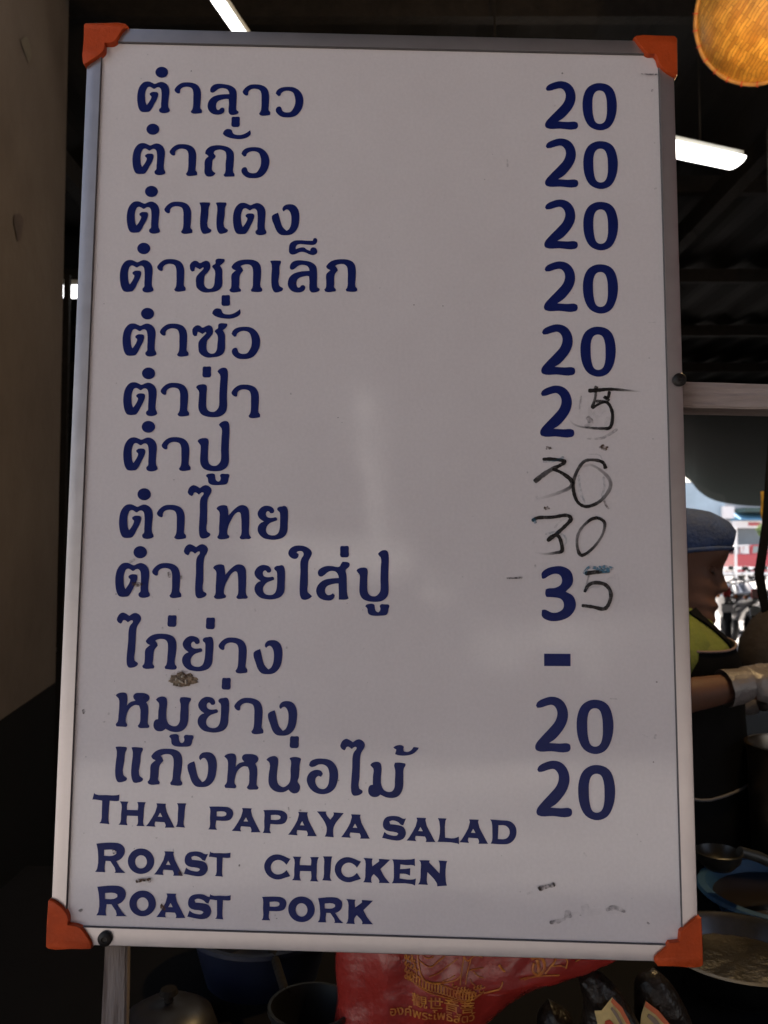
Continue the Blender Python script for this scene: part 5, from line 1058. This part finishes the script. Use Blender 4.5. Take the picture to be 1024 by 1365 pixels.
SD = 55.0
def sbox(nm, x0, y0, x1, y1, d_, dep, m, par, bev=.0):
    a = P(x0, y0, d_); b = P(x1, y1, d_); bm = bmesh.new()
    c_ = Vector(((a.x + b.x) / 2, a.y + dep / 2, (a.z + b.z) / 2)) - par.location
    box(bm, c_, (abs(b.x - a.x), dep, abs(a.z - b.z)), bevel=bev); return obj(nm, bm, m, par)
gp = P(1000, 766, SD); shop = empty('shop_building', (gp.x, gp.y, 0)); tag(shop, 'pale shop building with blue awning and white sign across the street', 'shop')
M_pblue = mat('pale_blue_wall', (0.33, 0.43, 0.50), .8, var=.2, vscale=.6); M_white = mat('white_paint', (0.72, 0.71, 0.70), .6, var=.1, vscale=1); M_pgrey = mat('grey_render', (0.42, 0.41, 0.42), .8, var=.2, vscale=.7)
bm = bmesh.new(); a = P(880, 640, SD); b = P(1130, 640, SD); zt_ = a.z; box(bm, (((a.x + b.x) / 2) - shop.location.x, 4 + 1.2, zt_ / 2), (b.x - a.x, 8, zt_)); obj('wall', bm, M_pgrey, shop)
sbox('upper_panel', 905, 645, 966, 692, SD, .5, M_pblue, shop); sbox('sign_board', 963, 675, 979, 691, SD - .3, .4, M_white, shop)
sbox('roof_edge', 993, 676.5, 1060, 682.5, SD - 1.0, 2.0, mat('dark_green_roof', (0.03, 0.06, 0.055), .7), shop)
a = P(978, 683, SD); b = P(1100, 683, SD); z1 = P(978, 683, SD).z; z0 = P(978, 693, SD).z; bm = bmesh.new()
pr = [Vector((0, 0.5, z1)), Vector((0, -1.0, z0)), Vector((0, -1.0, z0 - .05)), Vector((0, 0.5, z0 - .05))]
loft(bm, [[Vector((x - shop.location.x, p.y + a.y - shop.location.y, p.z)) for p in pr] for x in (a.x, b.x)]); obj('awning', bm, mat('blue_awning', (0.13, 0.32, 0.48), .7, var=.15, vscale=1), shop)
sg = sbox('fascia_sign', 977, 694.2, 1060, 703.8, SD - .6, .5, M_white, shop)
M_sred = mat('red_sign_paint', (0.50, 0.04, 0.05), .6)
bm = bmesh.new(); rs = random.Random(5)
for i in range(7):
    x = 997.5 + i * 2.5; a = P(x, 696.3, SD - .62); b = P(x + 1.9, 701, SD - .62); w_ = (b.x - a.x); h_ = a.z - b.z
    for (cx, cz, sx, sz) in ((.15, .5, .25, 1), (.85, .5, .25, 1), (.5, rs.choice((.1, .9)), .8, .22), (.5, .5, .6, .2)):
        box(bm, Vector((a.x + w_ * cx, a.y - .01, b.z + h_ * cz)) - shop.location, (w_ * sx, .02 + .003 * cx, h_ * sz))
obj('sign_lettering', bm, M_sred, shop)
sh_ = sbox('shutter', 983, 704.2, 1030, 760, SD - .1, .3, mat('grey_shutter', (0.13, 0.16, 0.18), .6, var=.15, vscale=2), shop)
sbox('door_frame', 979, 704.2, 983, 764, SD - .3, .4, M_white, shop)
# planter
pp = P(1019, 760, 50); pl_ = empty('street_tree', (pp.x, pp.y, 0)); tag(pl_, 'small light green tree in front of the shop shutter', 'tree')
bm = bmesh.new(); tz = P(1019, 712, 50).z; tube(bm, [(0, 0, 0), (.04, 0, tz * .5), (0, .05, tz)], [.07, .05, .03], 8); obj('trunk', bm, M_dwood, pl_)
bm = bmesh.new(); rs = random.Random(8); cz = P(1019, 706, 50).z
for i in range(420):
    v = Vector((rs.gauss(0, 1), rs.gauss(0, 1), rs.gauss(0, 1))).normalized() * rs.random() ** .4; c_ = Vector((v.x * .42, v.y * .4, cz + v.z * .42)); u_ = Vector((rs.gauss(0, 1), rs.gauss(0, 1), rs.gauss(0, 1))).normalized() * .10; w_ = u_.orthogonal().normalized() * .05
    bm.faces.new([bm.verts.new(c_ + q_) for q_ in (u_, w_, -u_, -w_)])
obj('crown', bm, mat('light_leaves', (0.16, 0.25, 0.06), .6, var=.4, vscale=3), pl_)

# red pickup truck, side on
TD = 46.0; tp = P(981, 764, TD); truck = empty('pickup_truck', (tp.x, tp.y, 0)); tag(truck, 'red pickup truck with a white framed canopy parked across the street', 'pickup truck')
k_ = TD / F
def tx(px): return (px - 981) * k_
def tz_(py): return P(981, py, TD).z
M_tred = mat('red_car_paint', (0.38, 0.028, 0.045), .3, coat=.6); M_glass = mat('car_glass', (0.20, 0.24, 0.25), .12, spec=.8); M_rub = mat('tyre_rubber', (0.015, 0.015, 0.016), .85); M_chr = mat('rim_metal', (.5, .5, .5), .3, .9)
W_ = 1.65; Lt = 5.0; zg = 0.0; zb_ = .42; zbed = tz_(738.5); zc_ = tz_(726)
def side_prof(nm, prof_, m_, y0, y1, par, bev=.03):
    bm = bmesh.new(); loft(bm, [[Vector((x, y, z)) for x, z in prof_] for y in (y0, y1)])
    if bev: bmesh.ops.bevel(bm, geom=[e for e in bm.edges], offset=bev, segments=2, affect='EDGES')
    return obj(nm, bm, m_, par, 30)
side_prof('body', [(0, zb_), (Lt, zb_), (Lt + .03, .75), (Lt - .05, zbed - .15), (Lt - 1.25, zbed - .02), (0, zbed)], M_tred, 0, W_, truck)
cx0, cx1 = tx(1001), tx(1001) + 1.95
cab = side_prof('cab', [(cx0, zbed - .02), (cx1 + .45, zbed - .04), (cx1 - .10, zc_), (cx0 + .10, zc_)], M_tred, .06, W_ - .06, truck)
xm = (cx0 + cx1) / 2
for q_ in ([(cx0 + .14, zbed + .06), (xm - .06, zbed + .06), (xm - .06, zc_ - .09), (cx0 + .2, zc_ - .09)], [(xm + .06, zbed + .06), (cx1 + .25, zbed + .06), (cx1 - .12, zc_ - .09), (xm + .06, zc_ - .09)]):
    side_prof('window', q_, M_glass, .035, .075, truck, 0)
M_cwh = mat('canopy_white', (.62, .60, .60), .5)
for x in (.05, tx(989.5), cx0 - .22):
    bm = bmesh.new(); box(bm, (x + .04, .08, (zbed + zc_) / 2 - .02), (.10, .08, zc_ - zbed - .10)); obj('canopy_post', bm, M_cwh, truck)
side_prof('canopy_roof', [(0, zc_ - .12), (cx0 - .02, zc_ - .10), (cx0 - .02, zc_ - .0), (.1, zc_ - .02)], M_cwh, .03, W_ - .03, truck)
side_prof('canopy_panel', [(.1, zbed + .01), (cx0 - .1, zbed + .01), (cx0 - .1, zc_ - .12), (.1, zc_ - .12)], mat('grey_canvas', (0.16, .13, .13), .8), W_ - .14, W_ - .10, truck, 0)
side_prof('panel', [(cx0 - .38, zbed + .01), (cx0 - .05, zbed + .01), (cx0 - .05, zc_ - .11), (cx0 - .30, zc_ - .11)], M_cwh, .05, .12, truck, 0)
for x in (.95, Lt - .9):
    for y in (.10, W_ - .10):
        bm = bmesh.new(); lathe(bm, [(.20, -.1), (.30, -.1), (.34, -.07), (.34, .07), (.30, .1), (.20, .1)], seg=28, closed=True)
        for v in bm.verts: v.co = Vector((x + v.co.x, y + v.co.z - (.02 if y < 1 else -.02), .34 + v.co.y))
        w_ = obj('wheel', bm, M_rub, truck, 40)
        bm = bmesh.new(); lathe(bm, [(0, -.08), (.08, -.08), (.20, -.06), (.20, .06), (0, .06)], seg=20)
        for v in bm.verts: v.co = Vector((x + v.co.x, y + (v.co.z if y < 1 else -v.co.z) - (.02 if y < 1 else -.02), .34 + v.co.y))
        obj('rim', bm, M_chr, w_, 40)
bm = bmesh.new(); box(bm, (-.09, W_ / 2, .52), (.10, W_ - .1, .14), bevel=.02); obj('bumper', bm, M_chr, truck)
bm = bmesh.new(); box(bm, (.06, -.012, .88), (.10, .02, .22)); obj('tail_light', bm, mat('tail_lens', (.45, .01, .01), .2), truck)

# white pole on the kerb
pw = P(981.5, 770, 30); bm = bmesh.new(); tube(bm, [(0, 0, 0), (0, 0, P(981.5, 702, 30).z)], .045, 10); o = obj('street_pole', bm, M_white, None, 60); o.location = (pw.x, pw.y, 0); tag(o, 'white pole standing beside the rear of the red pickup', 'pole')
# low white bars added in place of bright patches of sunlit ground
wr = P(1000, 764, 34); wf = empty('sunlit_ground_bars', (wr.x, wr.y, 0)); tag(wf, 'added low white bars for sunlit ground between the motorcycles and the pickup', 'sunlit ground bars')
zt2 = P(1000, 757.5, 34).z
for dz in (zt2, zt2 - .22):
    bm = bmesh.new(); box(bm, (.6, 0, dz), (3.6, .10, .11), bevel=.02); obj('rail', bm, M_white, wf)
for i in range(8):
    bm = bmesh.new(); box(bm, (-1.05 + i * .47, .08, zt2 / 2), (.07, .05, zt2)); obj('post', bm, M_white, wf)

# parked motorcycle seen from behind, and its neighbour
M_fair = mat('grey_fairing', (0.06, 0.062, 0.07), .3, coat=.4); M_blk = mat('black_rubber', (0.012, 0.012, 0.013), .6)
def motorcycle(loc, rz, label):
    t = empty('motorcycle', loc, rz); tag(t, label, 'motorcycle', 'motorcycles parked beyond the stall')
    for x, tw in ((-.62, .055), (.62, .045)):
        bm = bmesh.new(); lathe(bm, [(.23, -tw), (.28, -tw), (.30, -tw * .5), (.30, tw * .5), (.28, tw), (.23, tw)], seg=32, closed=True)
        for v in bm.verts: v.co = Vector((x + v.co.x, v.co.z, .30 + v.co.y))
        w_ = obj('wheel', bm, M_rub, t, 40)
        bm = bmesh.new(); lathe(bm, [(.04, -.04), (.06, -.04), (.06, .04), (.04, .04)], seg=14, closed=True); ss = []
        for q_ in range(10): 
            a_ = q_ * math.pi / 5; tube(bm, [(.05 * math.cos(a_), .05 * math.sin(a_), 0), (.235 * math.cos(a_), .235 * math.sin(a_), 0)], .006, 6)
        for v in bm.verts: v.co = Vector((x + v.co.x, v.co.z, .30 + v.co.y))
        obj('rim', bm, M_chr, w_, 40)
    bm = bmesh.new(); loft(bm, [[Vector((x, w * math.cos(a_), z + h * math.sin(a_))) for a_ in [2 * math.pi * k / 18 for k in range(18)]] for x, z, w, h in ((-.85, .78, .05, .04), (-.6, .74, .13, .10), (-.2, .66, .15, .13), (.1, .52, .12, .12), (.32, .56, .11, .2), (.45, .72, .15, .22), (.55, .86, .12, .12))]); obj('body', bm, M_fair, t, 60)
    bm = bmesh.new(); loft(bm, [[Vector((x, w * math.cos(a_), z + .04 * math.sin(a_))) for a_ in [2 * math.pi * k / 16 for k in range(16)]] for x, z, w in ((-.80, .85, .08), (-.55, .84, .13), (-.1, .80, .14), (.12, .74, .08))]); obj('seat', bm, M_blk, t, 60)
    bm = bmesh.new(); tube(bm, [(.62, 0, .30), (.50, 0, .90)], .03, 8); tube(bm, [(.38, -.34, 1.02), (.46, -.15, .99), (.48, 0, .96), (.46, .15, .99), (.38, .34, 1.02)], [.018, .013, .013, .013, .018], 8); obj('handlebar', bm, M_blk, t, 60)
    for s in (-1, 1):
        bm = bmesh.new(); tube(bm, [(.42, s * .26, 1.02), (.42, s * .33, 1.17)], .006, 6); e_ = bmesh.ops.create_icosphere(bm, subdivisions=2, radius=1)['verts']
        for v in e_: v.co = Vector((.42 + v.co.x * .015, s * .35 + v.co.y * .06, 1.20 + v.co.z * .04))
        obj('mirror', bm, M_blk, t, 60)
        bm = bmesh.new(); e_ = bmesh.ops.create_icosphere(bm, subdivisions=2, radius=1)['verts']
        for v in e_: v.co = Vector((-.84 + v.co.x * .03, s * .13 + v.co.y * .035, .80 + v.co.z * .035))
        obj('indicator', bm, mat('orange_lens', (.6, .22, .08), .3), t, 60)
    bm = bmesh.new(); box(bm, (-.86, 0, .86), (.05, .12, .15), bevel=.015); obj('tail_light', bm, mat('red_lens', (.40, .012, .012), .25), t)
    bm = bmesh.new(); box(bm, (-.88, 0, .60), (.01, .17, .12)); obj('number_plate', bm, M_white, t)
    bm = bmesh.new(); loft(bm, [[Vector((x, w * math.cos(a_), z + .012 * math.sin(a_))) for a_ in [2 * math.pi * k / 10 for k in range(10)]] for x, z, w in ((-.93, .42, .06), (-.86, .58, .07), (-.70, .66, .075))]); obj('mudguard', bm, M_blk, t, 60)
    return t
mp_ = P(989, 852, 13.0); motorcycle((mp_.x, mp_.y, 0), R(80), 'grey motorcycle with red tail light seen from behind, left of its neighbour')
mp_ = P(1021, 846, 14.2); motorcycle((mp_.x, mp_.y, 0), R(104), 'grey motorcycle partly behind the dark column, right of its neighbour')
mp_ = P(967, 848, 13.6); motorcycle((mp_.x, mp_.y, 0), R(70), 'grey motorcycle nearest the face of the person in the navy cap')

# ================================================================== street on the photographer's side, seen only in reflections
M_fac = mat('dark_shop_front', (0.020, 0.017, 0.016), .95, spec=.05, var=.4, vscale=1.5)
op = empty('opposite_shop', (0, -8.5, 0)); tag(op, 'dark shop front across the lane behind the photographer', 'shop')
bm = bmesh.new(); box(bm, (0, -1.5, 4.5), (11.5, 3.0, 9.0)); obj('wall', bm, M_fac, op)
bm = bmesh.new(); box(bm, (0, .9, 2.95), (9.5, 1.7, .05), Matrix.Rotation(R(-8), 3, 'X')); obj('awning', bm, M_fac, op)
M_pale = mat('pale_reflection_plinth', (0.34, 0.32, 0.30), .9, var=.35, vscale=2.5, bump=.3, bscale=12)
for x0, x1, h_ in ((-4.5, -.35, 1.98), (-.35, 4.5, 1.42)):
    bm = bmesh.new(); box(bm, ((x0 + x1) / 2, .06, h_ / 2), (x1 - x0 - .01, .10, h_), bevel=.02); obj('reflection_plinth', bm, M_pale, op)  # unseen ledge, added and stepped to brighten reflections low on the panel
def refl(px, py, yp):
    '''point on the plane y = yp that the board shows at this photo pixel'''
    c_ = bp(px, py); w_ = BW @ Vector((c_.x, 0, c_.y)); n3 = (BW.to_3x3() @ Vector((0, -1, 0))).normalized(); d_ = (w_ - CAM).normalized(); d_ = d_ - 2 * d_.dot(n3) * n3
    return w_ + d_ * ((yp - w_.y) / d_.y)
M_reflection = mat('greyish_reflection_strip', (0.52, 0.51, 0.48), .8, var=.3, vscale=5)
def strip(nm, a, b, w, label, cat, th=.04):
    a, b = Vector(a), Vector(b); bm = bmesh.new(); d_ = (b - a).normalized(); s_ = d_.cross(Vector((0, 1, 0))).normalized() * w / 2; n_ = Vector((0, th, 0))
    loft(bm, [[p - a + q_ for q_ in (-s_, s_, s_ + n_, -s_ + n_)] for p in [a.lerp(b, i / 12) for i in range(13)]])
    o = obj(nm, bm, M_reflection); o.location = a; return tag(o, label, cat)
YR = -6.4
strip('reflection_pole', refl(484, 520, YR), refl(511, 728, YR), .16, 'added pale leaning pole for a streak reflected in the panel', 'pole')  # unseen strip added so the panel mirrors a bright streak
strip('reflection_board', refl(330, 735, YR + .1), refl(545, 748, YR + .1), .30, 'added pale board for a bright band reflected in the panel', 'board')  # unseen strip added for the bright band mirrored in the panel
for x0, y0, x1, y1, w_ in ((640, 866, 690, 866, .36), (704, 846, 762, 850, .34), (560, 790, 600, 800, .16), (770, 838, 900, 842, .10), (776, 850, 790, 900, .2)):
    strip('reflection_slab', refl(x0, y0, -5.2), refl(x1, y1, -5.2), w_ * .7, 'added pale slabs for bright blotches reflected in the panel', 'sack', .2)['group'] = 'added pale slabs for panel reflections'  # unseen floating slabs, added as bright blotches in the panel's reflection
